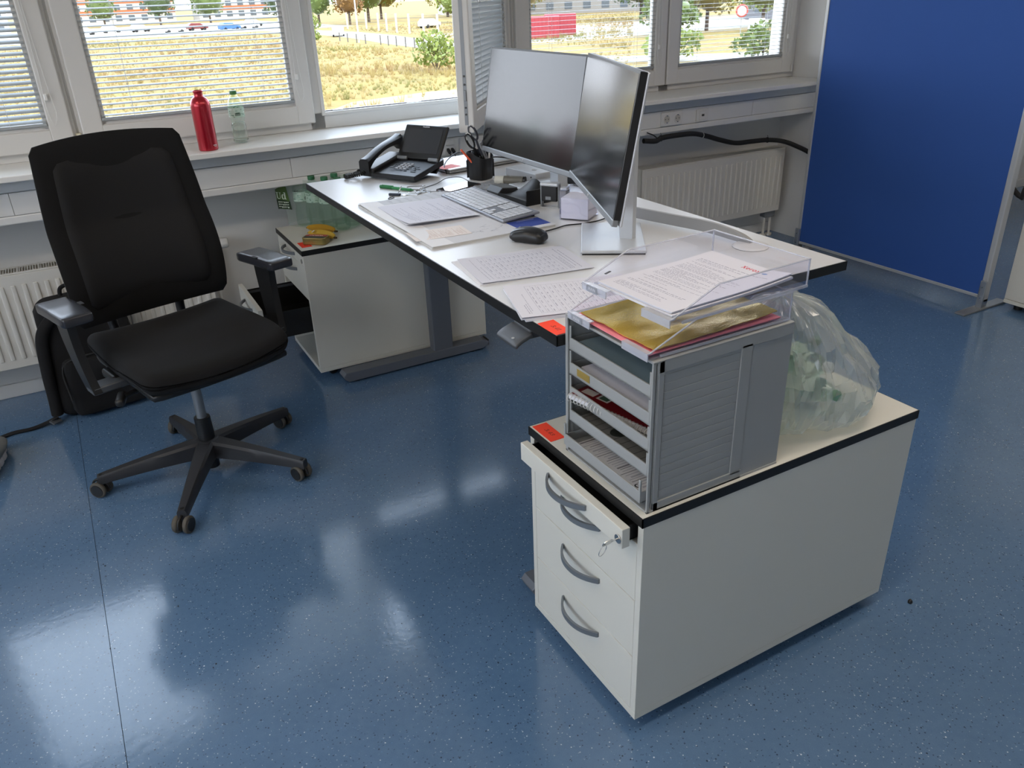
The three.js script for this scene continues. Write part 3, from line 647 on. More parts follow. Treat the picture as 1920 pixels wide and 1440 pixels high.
// ---------------------------------------------------------------- printed papers
const PAGE = (seed, o = {}) => canvasTex(o.w || 512, o.h || 720, (c, w, h) => {
  seedv = seed; c.fillStyle = o.bg || '#d6d6e0'; c.fillRect(0, 0, w, h);
  const ink = o.ink || '#8b8b9e';
  c.strokeStyle = ink; c.fillStyle = ink;
  if (o.table) {
    c.lineWidth = 1.2; c.strokeRect(w * 0.08, h * 0.16, w * 0.84, h * 0.62);
    for (let i = 1; i < 14; i++) { c.globalAlpha = 0.7; c.beginPath(); c.moveTo(w * 0.08, h * (0.16 + 0.62 * i / 14)); c.lineTo(w * 0.92, h * (0.16 + 0.62 * i / 14)); c.stroke(); }
    for (let i = 0; i < 14; i++) for (let k = 0; k < 6; k++) { c.globalAlpha = rr(0.4, 0.9); c.fillRect(w * (0.1 + k * 0.135), h * (0.172 + 0.62 * i / 14), w * rr(0.03, 0.11), h * 0.007); }
  }
  for (let y = h * (o.top || 0.07); y < h * 0.93; y += h * 0.0165) {
    if (o.table && y > h * 0.13 && y < h * 0.8) continue;
    if (rnd() < (o.gap ?? 0.25)) continue;
    let x = w * (rnd() < 0.2 ? 0.16 : 0.09); const end = w * rr(0.3, 0.9);
    c.globalAlpha = rr(0.5, 0.9);
    while (x < end) { const l = w * rr(0.012, 0.06); c.fillRect(x, y, l, h * 0.0062); x += l + w * 0.012; }
  }
  c.globalAlpha = 1;
  if (o.extra) o.extra(c, w, h);
});
const pageMat = (tex, o = {}) => std(0xffffff, 0.82, { map: tex, ...o });
function sheetGeo(w, d, t, bend, n = 14) {              // a sheet or small stack: w along x, d along z, uv over the sheet, lying on y = 0
  const g = new THREE.BoxGeometry(w, t, d, n, 1, n).translate(0, t / 2, 0), p = g.attributes.position;
  planarUV(g, 'x', 'z', -w / 2, w / 2, d / 2, -d / 2);
  if (bend) for (let i = 0; i < p.count; i++) p.setY(i, p.getY(i) + bend(p.getX(i) / (w / 2), p.getZ(i) / (d / 2)));
  g.computeVertexNormals();
  return g;
}
function paperStack(name, label, x, z, turn, w, d, layers, y = DY, group) {    // layers: [thickness, material, dx, dz, dturn, bend]
  const t = thing(name, label, 'papers', [x, y, z], turn, group);
  let h = 0.0002;
  for (const [th, m, dx, dz, dt, bend] of layers) { part(t, 'sheet', at(sheetGeo(w, d, th, bend), dx, h, dz, dt), m); h += th + 0.0002; }
  return t;
}
const A4w = 0.21, A4d = 0.297;
// the sheets near the camera edge (long side across the desk depth)
paperStack('paper_stack', 'thin loose paper sheets with a printed table, between mouse and desk edge', 0.553, 1.857, Math.PI / 2 - 0.16, A4w, A4d, [
  [0.0015, M.paper, 0.006, -0.012, 0.05], [0.001, pageMat(PAGE(11, { table: true })), 0, 0, 0, (u, v) => 0.003 * Math.max(0, -v) * u * u]]);
paperStack('paper_stack', 'printed papers with a staple peeking out under the letter trays', 0.524, 2.14, Math.PI / 2 - 0.3, A4w, A4d, [
  [0.004, M.paper, 0.003, 0.004, 0.03], [0.003, M.paperGrey, -0.002, 0, -0.02], [0.001, pageMat(PAGE(23, { table: true, gap: 0.15 })), 0, 0, 0, (u, v) => 0.002 * u * u]]);
one('paper_clip', 'small dark paper clip on the corner of the printed sheets', 'clip', at(bx(-0.012, 0.012, 0, 0.002, -0.003, 0.003, 0.001), 0.672, DY + 0.0098, 2.058, 0.4), M.gasket);
// desk pad with its own papers
{
  const pw = 0.40, pd = 0.61, x0 = 0.412, z0 = 0.985;
  const t = thing('desk_pad', 'paper desk pad with white side strip and blue printed corner', 'desk pad', [x0 + pw / 2, DY, z0 + pd / 2], 0.0);
  const tex = canvasTex(1024, 1536, (c, w, h) => {
    seedv = 5; c.fillStyle = '#d6d6da'; c.fillRect(0, 0, w, h);
    c.fillStyle = '#e9e9ec'; c.fillRect(0, 0, w * 0.17, h);
    c.fillStyle = '#c9cbd0'; c.fillRect(w * 0.17, 0, w * 0.83, h * 0.17);
    c.strokeStyle = c.fillStyle = '#565a68'; c.lineWidth = 3;
    for (let k = 0; k < 9; k++) for (let r = 0; r < 6; r++) { c.globalAlpha = rr(0.5, 0.9); c.fillRect(w * (0.24 + k * 0.08 + (k > 3 ? 0.03 : 0)), h * (0.02 + r * 0.021), w * rr(0.02, 0.04), 5); }
    c.globalAlpha = 0.35;
    for (let k = 0; k < 18; k++) { c.beginPath(); let x = w * rr(0.3, 0.85), y = h * rr(0.75, 0.97); c.moveTo(x, y); for (let q = 0; q < 9; q++) { x += rr(-20, 30); y += rr(-14, 14); c.lineTo(x, y); } c.stroke(); }
    c.globalAlpha = 1; c.fillStyle = '#30469a'; c.fillRect(w * 0.72, h * 0.83, w * 0.28, h * 0.13);
    c.fillStyle = '#dfe2ea'; c.font = '22px sans-serif'; c.fillRect(w * 0.8, h * 0.845, w * 0.15, 5);
  });
  part(t, 'pad_block', sheetGeo(pw, pd, 0.0055, (u, v) => 0.0), std(0xc9c8c4, 0.85));
  part(t, 'top_sheet', at(sheetGeo(pw, pd, 0.0006, (u, v) => (u < -0.6 ? 0.004 * ((-u - 0.6) / 0.4) * (0.6 + 0.4 * Math.sin(v * 5)) : 0), 40), 0, 0.0058, 0), pageMat(tex));
}
paperStack('paper_stack', 'creased printed sheets lying on the desk pad left of the keyboard', 0.562, 1.225, Math.PI / 2 - 0.04, 0.3, 0.235, [
  [0.001, M.paper, 0.008, 0.004, -0.05, (u, v) => 0.006 * Math.max(0, -u)], [0.0007, pageMat(PAGE(31, { gap: 0.4, w: 720, h: 512 })), 0, 0, 0, (u, v) => 0.008 * Math.max(0, -u) * (1 - 0.4 * v)]], DY + 0.0068);
one('index_card', 'pale orange printed card tucked under the sheets on the desk pad', 'card', at(sheetGeo(0.1, 0.17, 0.0008), 0.487, DY + 0.0068, 1.475, Math.PI / 2 - 0.1), pageMat(PAGE(41, { bg: '#e8dfda', ink: '#b08a7a', w: 256, h: 384 })));

// ---------------------------------------------------------------- keyboard with its keys
{
  const t = thing('keyboard', 'slim grey keyboard with white keys on the desk pad', 'keyboard', [0.752, DY + 0.0068, 1.278], 0.012);
  const w = 0.131, d = 0.435, tilt = 0.075;                // w along x (x+ is the far side), d along z
  const g = new THREE.Group(); g.name = 'key_deck'; t.add(g); g.rotation.z = tilt; g.position.y = 0.0075;
  part(g, 'base', [bx(-w / 2, w / 2, -0.002, 0.0055, -d / 2, d / 2, 0.0035, 3)], std(0x8d8f96, 0.45, { metalness: 0.4 }));
  part(t, 'foot', [[-0.055, -0.19], [-0.055, 0.19], [0.055, -0.19], [0.055, 0.19]].map(([x, z]) => cyl(x, 0, 0.006 + (x > 0 ? 0.004 : 0), z, 0.006)), M.rubber);
  part(g, 'well', bx(-w / 2 + 0.006, w / 2 - 0.018, 0.0053, 0.0058, -d / 2 + 0.008, d / 2 - 0.008), std(0x6d7078, 0.5));
  const geos = {}, km = std(0xc9ccd3, 0.5), P = 0.0184;
  const key = (row, z, len = 1) => {                        // row 0 nearest the user
    const kk = len.toFixed(2);
    geos[kk] ??= bx(-0.0079, 0.0079, 0, 0.0024, -(len * P) / 2 + 0.0014, (len * P) / 2 - 0.0014, 0.0011);
    const m = part(g, 'key', geos[kk], km); m.position.set(-w / 2 + 0.0155 + row * P * 0.985, 0.0057, -d / 2 + 0.011 + z + len * P / 2);
  };
  const rows = [[1.25, 1, 1.25, 1.25, 5, 1.25, 1, 1.25, 1.25], [1.25, 1, 1, 1, 1, 1, 1, 1, 1, 1, 1, 2.25], [1.75, 1, 1, 1, 1, 1, 1, 1, 1, 1, 1, 1, 1.25], [1.5, 1, 1, 1, 1, 1, 1, 1, 1, 1, 1, 1, 1.5], [1, 1, 1, 1, 1, 1, 1, 1, 1, 1, 1, 1, 1, 1.5], [1, 1, 1, 1, 1, 1, 1, 1, 1, 1, 1, 1, 1, 1.5]];
  const unit = 14.5;
  rows.forEach((r, i) => { const sum = r.reduce((a, b) => a + b, 0); let z = 0; r.forEach((l) => { const q = l * unit / sum; key(i, z * P, q); z += q; }); });
  const c0 = 14.9 * P; for (let k = 0; k < 3; k++) { key(0, c0 + k * P); if (k === 1) key(1, c0 + k * P); for (const r of [3, 4, 5]) key(r, c0 + k * P); }
  const n0 = 18.3 * P; for (let r = 0; r < 6; r++) for (let k = 0; k < 4; k++) key(r, n0 + k * P * 1.0);
}
// ---------------------------------------------------------------- mouse and its cable
{
  const t = thing('computer_mouse', 'black computer mouse in front of the right monitor base', 'mouse', [0.668, DY, 1.684], 0.55);
  const body = softBox(0.062, 0.04, 0.108, 0.0195, 18, (q) => { const v = q.z / 0.054; q.x *= 1 - 0.1 * v * v; q.y += 0.02; if (q.y > 0.012) q.y *= 1 - 0.32 * Math.max(0, -v) - 0.3 * Math.max(0, v) * v; });
  part(t, 'shell', body, std(0x1b1b1d, 0.38));
  part(t, 'top_cover', softBox(0.046, 0.012, 0.098, 0.0058, 14, (q) => { const v = q.z / 0.049; q.y += 0.0355 - 0.0115 * v * v - (q.x / 0.023) ** 2 * 0.003; }), std(0x37383b, 0.3, { metalness: 0.2 }));
  part(t, 'scroll_wheel', at(new THREE.CylinderGeometry(0.0075, 0.0075, 0.006, 18), 0, 0.0325, -0.026, 0, 0, Math.PI / 2), M.silverDark);
}
{
  const t = thing('usb_cable', 'black usb cable ending at the desk pad edge beside the mouse', 'cable');
  part(t, 'plug', at(bx(-0.006, 0.006, 0, 0.008, -0.012, 0.012, 0.002), 0.668, DY + 0.0003, 1.612, 1.45), M.blackPlastic);
  part(t, 'wire', tube([[0.678, DY + 0.004, 1.613], [0.7, DY + 0.004, 1.624], [0.74, DY + 0.0035, 1.632], [0.79, DY + 0.003, 1.624], [0.84, DY + 0.003, 1.612], [0.89, DY + 0.003, 1.625], [0.96, DY + 0.003, 1.622], [1.03, DY + 0.003, 1.58], [1.1, DY + 0.003, 1.5]], 0.0021, 8, 60), M.blackPlastic);
}
// ---------------------------------------------------------------- desk phone
{
  const t = thing('desk_phone', 'black office desk phone with tilted screen and corded handset', 'phone', [0.723, DY, 0.622], -1.07);
  // local: x to the right along the front edge, +z towards the user
  const W = 0.205, D = 0.19;
  const body = extr([[-D / 2, 0.045], [-D / 2, 0.052], [D / 2 - 0.004, 0.022], [D / 2, 0.018], [D / 2, 0.006], [D / 2 - 0.01, 0.004], [-D / 2, 0.03]], W, 0.003); body.rotateY(-Math.PI / 2).translate(0.13, 0.004, 0);
  part(t, 'body', body, std(0x1d1e21, 0.42));
  part(t, 'front_strip', at(bx(-0.07, 0.127, 0, 0.0012, 0.068, 0.088), 0, 0.0265, 0.0, 0, 0.155).translate(0, 0.012, 0), M.silverDark);
  part(t, 'stand_leg', [at(bx(-0.06, 0.11, -0.004, 0.004, -0.035, 0.035, 0.003), 0.01, 0.031, -0.085, 0, 0.75)], M.blackPlastic);
  // cradle and handset at the left
  part(t, 'cradle', [at(bx(-0.135, -0.062, 0.006, 0.04, -0.1, 0.092, 0.008), 0, 0.0155, 0, 0, 0.17)], M.blackPlastic);
  const hs = [];
  for (let k = 0; k <= 16; k++) {
    const s = k / 16, z = lerp(0.105, -0.112, s), e = Math.abs(s - 0.5) * 2, y = 0.052 + (1 - s) * 0.0 + s * 0.062 + 0.016 * (1 - e * e), h = 0.012 + 0.012 * Math.pow(e, 4), w = 0.021 + 0.003 * e * e, q = [];
    for (let i = 0; i < 12; i++) { const a = i / 12 * Math.PI * 2, c = Math.cos(a), b = Math.sin(a), f = Math.pow(Math.abs(c) ** 4 + Math.abs(b) ** 4, -0.25); q.push(V(-0.1 + w * c * f, y + h * b * f - (b < 0 ? 0.012 * Math.pow(e, 5) : 0), z)); }
    hs.push(q);
  }
  part(t, 'handset', loft(hs), std(0x18191b, 0.36));
  // screen on a hinge
  const sc = new THREE.Group(); sc.name = 'display'; t.add(sc); sc.position.set(0.032, 0.062, -0.06); sc.rotation.x = -0.6;
  part(sc, 'housing', bx(-0.103, 0.103, -0.006, 0.135, -0.014, 0, 0.006), M.blackPlastic);
  part(sc, 'glass', bx(-0.086, 0.086, 0.018, 0.117, 0, 0.0008), phys(0x3a3c40, 0.12, { clearcoat: 0.4 }));
  const logo = canvasTex(128, 40, (c, w, h) => { c.fillStyle = '#161617'; c.fillRect(0, 0, w, h); c.fillStyle = '#c9c9cc'; c.font = 'bold 30px sans-serif'; c.textAlign = 'center'; c.fillText('Yealink', w / 2, 29); });
  part(sc, 'lettering', planarUV(bx(-0.02, 0.02, 0.1205, 0.1315, 0, 0.0006), 'x', 'y', -0.02, 0.02, 0.1205, 0.1315), std(0xffffff, 0.5, { map: logo }));
  part(sc, 'hinge', [bx(-0.1, -0.05, -0.012, 0.001, -0.006, 0.006, 0.003), bx(0.055, 0.1, -0.012, 0.001, -0.006, 0.006, 0.003)], M.silverDark);
  // keys lie on the sloping face
  const face = new THREE.Group(); face.name = 'keypad'; t.add(face); face.position.set(0.03, 0.0415, 0.02); face.rotation.x = 0.155;
  const kg = bx(-0.0068, 0.0068, 0, 0.003, -0.0045, 0.0045, 0.0012), km = std(0xa6a7aa, 0.5), kd = std(0x2b2c2f, 0.5), sg = bx(-0.005, 0.005, 0, 0.0025, -0.0032, 0.0032, 0.001);
  for (let r = 0; r < 4; r++) for (let c = 0; c < 3; c++) { const m = part(face, 'digit_key', kg, km); m.position.set(-0.002 + (c - 1) * 0.019, 0, -0.028 + r * 0.0165); }
  for (const [x, z] of [[-0.052, -0.008], [-0.038, -0.008], [-0.047, 0.006], [0.05, -0.004], [0.064, -0.004], [0.056, 0.01]]) { const m = part(face, 'function_key', sg, kd); m.position.set(x, 0, z); }
  part(face, 'wide_key', [bx(-0.058, -0.036, 0, 0.0025, 0.018, 0.024, 0.001), bx(0.045, 0.07, 0, 0.0025, 0.022, 0.028, 0.001)], kd);
  // coiled cord
  const path = new THREE.CatmullRomCurve3([V(-0.1, 0.03, 0.1), V(-0.112, 0.02, 0.12), V(-0.13, 0.018, 0.14), V(-0.16, 0.012, 0.145), V(-0.178, 0.011, 0.125), V(-0.172, 0.011, 0.1), V(-0.145, 0.02, 0.095), V(-0.125, 0.03, 0.105), V(-0.12, 0.02, 0.06), V(-0.13, 0.012, 0.0)]);
  const co = [], N = 420, fr = path.computeFrenetFrames(N, false);
  for (let i = 0; i <= N; i++) { const p = path.getPointAt(i / N), a = i / N * 44 * Math.PI * 2; co.push(p.clone().addScaledVector(fr.normals[i], Math.cos(a) * 0.0062).addScaledVector(fr.binormals[i], Math.sin(a) * 0.0062)); }
  part(t, 'coiled_cord', new THREE.TubeGeometry(new THREE.CatmullRomCurve3(co), N * 2, 0.0022, 5), M.blackPlastic);
}
// ---------------------------------------------------------------- closed laptop with a pink note, cables
{
  const t = thing('laptop', 'closed silver laptop behind the pen cup, thin and flat', 'laptop', [1.035, DY, 0.585], 0.12);
  part(t, 'base', bx(-0.17, 0.19, 0.003, 0.0125, -0.11, 0.115, 0.004), M.silverDark);
  part(t, 'lid', bx(-0.17, 0.19, 0.0135, 0.0195, -0.11, 0.115, 0.003), M.silver);
  part(t, 'foot', [[-0.14, -0.09], [0.16, -0.09], [-0.14, 0.095], [0.16, 0.095]].map(([x, z]) => cyl(x, 0, 0.0035, z, 0.008)), M.rubber);
}
one('sticky_note', 'pink note stuck on the closed laptop lid', 'note', at(sheetGeo(0.085, 0.06, 0.0006), 0.898, DY + 0.0197, 0.665, 0.25), std(0xf59a98, 0.85));
one('black_cable', 'black cable arching from behind the phone over the laptop lid', 'cable', tube([[0.87, DY + 0.004, 0.71], [0.885, DY + 0.0245, 0.66], [0.93, DY + 0.04, 0.61], [0.99, DY + 0.05, 0.57], [1.06, DY + 0.028, 0.54], [1.11, DY + 0.023, 0.5], [1.15, DY + 0.024, 0.46]], 0.0022, 8, 50), M.blackPlastic);
one('black_cable', 'black forked cable lying at the laptop corner under the left monitor', 'cable', [tube([[1.03, DY + 0.024, 0.66], [1.1, DY + 0.032, 0.66], [1.16, DY + 0.024, 0.69], [1.21, DY + 0.003, 0.76], [1.19, DY + 0.003, 0.82]], 0.0026, 8, 40)], M.blackPlastic);
one('white_cable', 'thin white cable loop lying left of the grey box', 'cable', at(new THREE.TorusGeometry(0.045, 0.0016, 6, 40), 1.12, DY + 0.0018, 0.84, 0, Math.PI / 2), M.cord);
one('grey_cable', 'thin grey cable curving between phone and smartphone', 'cable', tube([[0.66, DY + 0.002, 0.9], [0.71, DY + 0.002, 0.87], [0.77, DY + 0.003, 0.84], [0.82, DY + 0.012, 0.82], [0.865, DY + 0.013, 0.84], [0.88, DY + 0.003, 0.885]], 0.0014, 6, 40), M.gasket);
// ---------------------------------------------------------------- pen cup
{
  const cx = 0.945, cz = 0.855, H = 0.1;
  const t = thing('pen_cup', 'black pen cup with inner dividers beside the left monitor', 'pen cup', [cx, DY, cz], 0.4);
  const ring = (y, w, r, cut) => { const o = []; for (let i = 0; i < 40; i++) { const a = i / 40 * Math.PI * 2, c = Math.cos(a), s = Math.sin(a), f = Math.pow(Math.abs(c) ** 3.5 + Math.abs(s) ** 3.5, -1 / 3.5); o.push(V(w * c * f, y - cut * Math.max(0, s * f) , w * s * f)); } return o; };
  part(t, 'shell', loft([ring(0.0, 0.036, 0, 0), ring(0.003, 0.0385, 0, 0), ring(H, 0.0435, 0, 0.022), ring(H, 0.041, 0, 0.022), ring(0.006, 0.036, 0, 0)]), std(0x141416, 0.4));
  part(t, 'divider', [at(bx(-0.052, 0.052, 0.006, 0.07, -0.0008, 0.0008), 0, 0, 0, 0.785), at(bx(-0.052, 0.052, 0.006, 0.07, -0.0008, 0.0008), 0, 0, 0, -0.785)], std(0x1c1c1e, 0.45));
  // scissors
  const s = thing('scissors', 'scissors with black and white handles standing in the pen cup', 'scissors', [cx, DY, cz]);
  for (const k of [-1, 1]) {
    const c = V(-0.028 + k * 0.011, 0.155 + k * 0.012, -0.004 - k * 0.008);
    const loop = []; for (let i = 0; i < 16; i++) { const a = i / 16 * Math.PI * 2; loop.push([c.x + Math.cos(a) * 0.011 + Math.sin(a) * -0.010, c.y + Math.sin(a) * 0.026, c.z + Math.cos(a) * 0.006]); }
    part(s, 'handle', [tube(loop, 0.0042, 8, 48, true), rod(V(c.x + 0.009, c.y - 0.022, c.z), V(0.004 + k * 0.003, 0.085, 0.002), 0.0046)], k < 0 ? M.blackPlastic : std(0x40424c, 0.5));
    part(s, 'handle_trim', tube(loop.slice(2, 9).map(([x, y, z]) => [x, y + 0.003, z + 0.003]), 0.002, 6, 24), M.pvc);
    part(s, 'blade', at(bx(-0.004, 0.004, -0.04, 0.04, -0.0007, 0.0007), 0.008 + k * 0.003, 0.05, 0.004, 0, 0, 0.15), M.steel);
  }
  const kn = thing('cutter_knife', 'grey paper cutter leaning in the pen cup', 'cutter', [cx, DY, cz]);
  part(kn, 'body', at(bx(-0.007, 0.007, -0.055, 0.055, -0.003, 0.003, 0.002), 0.017, 0.085, 0.012, 0.3, 0, 0.42), std(0xa9abb0, 0.4, { metalness: 0.3 }));
  part(kn, 'slot', at(bx(-0.0012, 0.0012, -0.005, 0.045, 0.003, 0.0036), 0.017, 0.085, 0.012, 0.3, 0, 0.42), M.gasket);
  const pen = (label, col, a, b, r = 0.0038) => one('pencil', label, 'pencil', [rod(V(...a).add(V(cx, DY, cz)), V(...b).add(V(cx, DY, cz)), r, 10, r), new THREE.SphereGeometry(r, 10, 8).translate(b[0] + cx, b[1] + DY, b[2] + cz)], col);
  pen('orange pencil leaning out of the pen cup to the left', std(0xe4603c, 0.5), [-0.012, 0.03, 0.02], [-0.072, 0.112, -0.006]);
  pen('grey marker standing at the left inside the pen cup', std(0x3a4046, 0.4), [-0.022, 0.01, 0.008], [-0.03, 0.1, 0.0], 0.0052);
  pen('white pencil standing at the right inside the pen cup', std(0xe4e2dc, 0.5), [0.028, 0.01, 0.012], [0.034, 0.098, 0.014], 0.0036);
}
// ---------------------------------------------------------------- smartphone, keys, green pen
{
  const t = thing('smartphone', 'smartphone lying face up between keys and black tray', 'smartphone', [0.802, DY, 0.958], 0.34);
  part(t, 'case', bx(-0.079, 0.079, 0, 0.0085, -0.038, 0.038, 0.004, 3), std(0x3c2a28, 0.4));
  part(t, 'screen', bx(-0.076, 0.076, 0.0085, 0.0091, -0.035, 0.035, 0.0002), phys(0x101114, 0.04, { clearcoat: 1, clearcoatRoughness: 0.02 }));
}
{
  const t = thing('key_ring', 'bunch of keys with steel rings lying at the desk pad', 'keys', [0.635, DY, 0.925], 0.1);
  const ring = (x, y, z, r, a, b) => part(t, 'ring', at(new THREE.TorusGeometry(r, 0.0011, 6, 32), x, y, z, a, b), M.steel);
  ring(-0.03, 0.0135, -0.035, 0.0145, 0.9, 0.5); ring(0.03, 0.013, 0.01, 0.014, 1.2, 0.6); ring(0.005, 0.003, -0.01, 0.012, 0, Math.PI / 2);
  const keyG = () => [bx(-0.026, 0.012, 0, 0.002, -0.0035, 0.0035, 0.0006), new THREE.CylinderGeometry(0.011, 0.011, 0.002, 20).translate(0.02, 0.001, 0)];
  [[0.02, 0.0002, 0.02, 0.5], [0.04, 0.0024, 0.0, 0.9], [-0.005, 0.0046, 0.012, -0.3], [0.05, 0.0002, 0.035, 1.3], [-0.02, 0.0002, 0.02, 2.4]].forEach(([x, y, z, a]) => part(t, 'key_blade', keyG().map((g) => at(g, x, y, z, a)), M.steel));
  part(t, 'fob', at(bx(-0.022, 0.022, 0, 0.009, -0.006, 0.006, 0.003), -0.062, 0.0002, -0.015, -0.9), std(0x1c2436, 0.5));
  part(t, 'strap_loop', tube([[-0.078, 0.003, 0.004], [-0.1, 0.002, 0.012], [-0.106, 0.002, 0.026], [-0.092, 0.002, 0.024], [-0.076, 0.003, 0.008]], 0.0016, 6, 30), M.gasket);
}
{
  const t = thing('green_pen', 'green felt pen lying in front of the desk phone', 'pen', [0.612, DY + 0.0062, 0.836], 0);
  const a = V(-0.037, 0, -0.067), b = V(0.037, 0, 0.067), d = b.clone().sub(a);
  const pt = (s) => a.clone().addScaledVector(d, s);
  part(t, 'barrel', rod(pt(0.36), pt(0.92), 0.0056, 14), std(0x2c7d46, 0.4));
  part(t, 'cap', rod(pt(0), pt(0.35), 0.0062, 14), std(0x1f6a38, 0.35));
  part(t, 'clip', rod(pt(0.05).add(V(0, 0.0065, 0)), pt(0.4).add(V(0, 0.0065, 0)), 0.0015, 6), std(0x2f8a4c, 0.4));
  part(t, 'tip', rod(pt(0.92), pt(1), 0.0045, 12, 0.002), std(0x1f6a38, 0.4));
}
{
  const t = thing('usb_cable', 'grey usb cable with metal plug lying behind the keys', 'cable');
  part(t, 'plug', at(bx(-0.009, 0.009, 0, 0.006, -0.006, 0.006, 0.001), 0.725, DY + 0.0002, 0.968, 0.6), M.silverDark);
  part(t, 'wire', tube([[0.718, DY + 0.003, 0.962], [0.695, DY + 0.002, 0.94], [0.68, DY + 0.002, 0.9], [0.655, DY + 0.002, 0.86], [0.66, DY + 0.002, 0.82], [0.72, DY + 0.002, 0.845]], 0.0016, 6, 40), std(0x9a9a9c, 0.6));
}
// ---------------------------------------------------------------- small things before the monitors
{
  const t = thing('desk_tray', 'black angular pencil tray with raised curved back behind the keyboard', 'tray', [0.902, DY, 1.212], 0.06);
  // block at the left end, a scooped bowl to the right (z+)
  const nose = extr([[-0.045, 0], [0.03, 0], [0.03, 0.024], [-0.03, 0.03], [-0.048, 0.014]], 0.075, 0.003); nose.translate(0, 0, -0.125);
  part(t, 'front_block', nose, std(0x2a2b2e, 0.35));
  const rings = [];
  for (let k = 0; k <= 14; k++) {
    const s = k / 14, z = lerp(-0.06, 0.12, s), arch = Math.sin(Math.PI * clamp(s * 0.9 + 0.1, 0, 1)), y0 = 0.004, top = 0.022 + 0.045 * Math.sin(s * 1.9), q = [];
    for (let i = 0; i <= 10; i++) { const a = i / 10; q.push(V(lerp(-0.045, 0.05, a), 0.005 + Math.pow(a, 1.6) * top * arch + 0.012 * Math.pow(1 - a, 3), z)); }
    for (let i = 10; i >= 0; i--) { const a = i / 10; q.push(V(lerp(-0.047, 0.053, a), i === 0 ? 0 : 0.0 + Math.pow(a, 2.2) * (top * arch - 0.003), z)); }
    rings.push(q);
  }
  part(t, 'bowl', loft(rings), std(0x0d0d0e, 0.45));
  part(t, 'end_wall', bx(-0.045, 0.045, 0, 0.05, 0.118, 0.123, 0.002), std(0x0d0d0e, 0.4));
}
{
  const t = thing('self_inking_stamp', 'black self-inking stamp with silver top behind the keyboard end', 'stamp', [0.922, DY, 1.392], 0.62);
  part(t, 'housing', bx(-0.014, 0.014, 0.022, 0.073, -0.027, 0.027, 0.004), M.blackPlastic);
  part(t, 'top_grip', bx(-0.0155, 0.0155, 0.07, 0.081, -0.031, 0.031, 0.004), M.silver);
  part(t, 'side_arm', [bx(-0.009, 0.009, 0.0, 0.076, -0.0325, -0.0275, 0.002)], M.silverDark);
  part(t, 'side_arm', [bx(-0.009, 0.009, 0.0, 0.076, 0.0275, 0.0325, 0.002)], M.silverDark);
  part(t, 'base_frame', [bx(-0.014, -0.011, 0, 0.004, -0.032, 0.032), bx(0.011, 0.014, 0, 0.004, -0.032, 0.032)], M.silver);
  part(t, 'label_window', bx(-0.0148, -0.0138, 0.028, 0.038, -0.012, 0.006), M.silverDark);
}
{
  const t = thing('stapler', 'small black stapler standing upright left of the note box', 'stapler', [0.915, DY, 1.487], 0.62);
  part(t, 'body', [bx(-0.012, 0.012, 0.012, 0.077, -0.0125, 0.0125, 0.004)], M.blackPlastic);
  part(t, 'cap', [bx(-0.011, 0.011, 0.072, 0.084, -0.0115, 0.0115, 0.004)], M.silver);
  part(t, 'base_arm', [bx(-0.0145, -0.0115, 0.0, 0.07, -0.009, 0.009, 0.001), bx(-0.013, 0.013, 0, 0.018, -0.013, 0.013, 0.003)], std(0x1f1f21, 0.35));
  part(t, 'pin', at(new THREE.CylinderGeometry(0.003, 0.003, 0.003, 10), -0.0155, 0.012, 0, 0, 0, Math.PI / 2), M.steel);
}
{
  const t = thing('glue_stick', 'cream and black glue stick lying behind the black tray', 'glue stick', [0.998, DY + 0.0155, 1.03], 0.0);
  part(t, 'barrel', rod(V(-0.03, 0, -0.03), V(0.02, 0, 0.02), 0.0155, 24), std(0x6d6a60, 0.45));
  part(t, 'cap', rod(V(-0.055, 0, -0.055), V(-0.031, 0, -0.031), 0.0145, 24, 0.0155), std(0xc9c7bc, 0.45));
  part(t, 'knob', rod(V(0.0205, 0, 0.0205), V(0.026, 0, 0.026), 0.0145, 24), M.blackPlastic);
}
{
  const t = thing('docking_box', 'flat grey docking box under the left monitor', 'docking station', [1.115, DY, 0.955], 0.12);
  part(t, 'case', bx(-0.055, 0.055, 0, 0.03, -0.1, 0.085, 0.003), M.aluFlat);
  part(t, 'logo_mark', at(new THREE.TorusGeometry(0.009, 0.0012, 6, 24), -0.01, 0.0305, 0.02, 0, Math.PI / 2), M.steel);
  part(t, 'port', at(new THREE.CylinderGeometry(0.003, 0.003, 0.002, 10), -0.0555, 0.015, 0.06, 0, 0, Math.PI / 2), M.gasket);
}
one('power_adapter', 'black power adapter behind the left monitor column', 'adapter', at(bx(-0.03, 0.03, 0, 0.034, -0.04, 0.04, 0.005), 1.175, DY, 1.165, 0.1), M.blackPlastic);
{
  const t = thing('spare_mouse', 'dark spare mouse with coiled cable in the gap between the monitors', 'mouse', [1.195, DY, 1.31], 0.7);
  part(t, 'shell', softBox(0.06, 0.034, 0.1, 0.0165, 12, (q) => { q.y += 0.017; if (q.y > 0.01) q.y *= 1 - 0.35 * (q.z / 0.05) ** 2; }), std(0x232426, 0.4));
  part(t, 'wire', tube([[0.0, 0.012, -0.05], [-0.01, 0.03, -0.075], [-0.035, 0.042, -0.06], [-0.05, 0.02, -0.02], [-0.045, 0.003, 0.02], [-0.06, 0.003, 0.05]], 0.0022, 8, 40), M.blackPlastic);
}
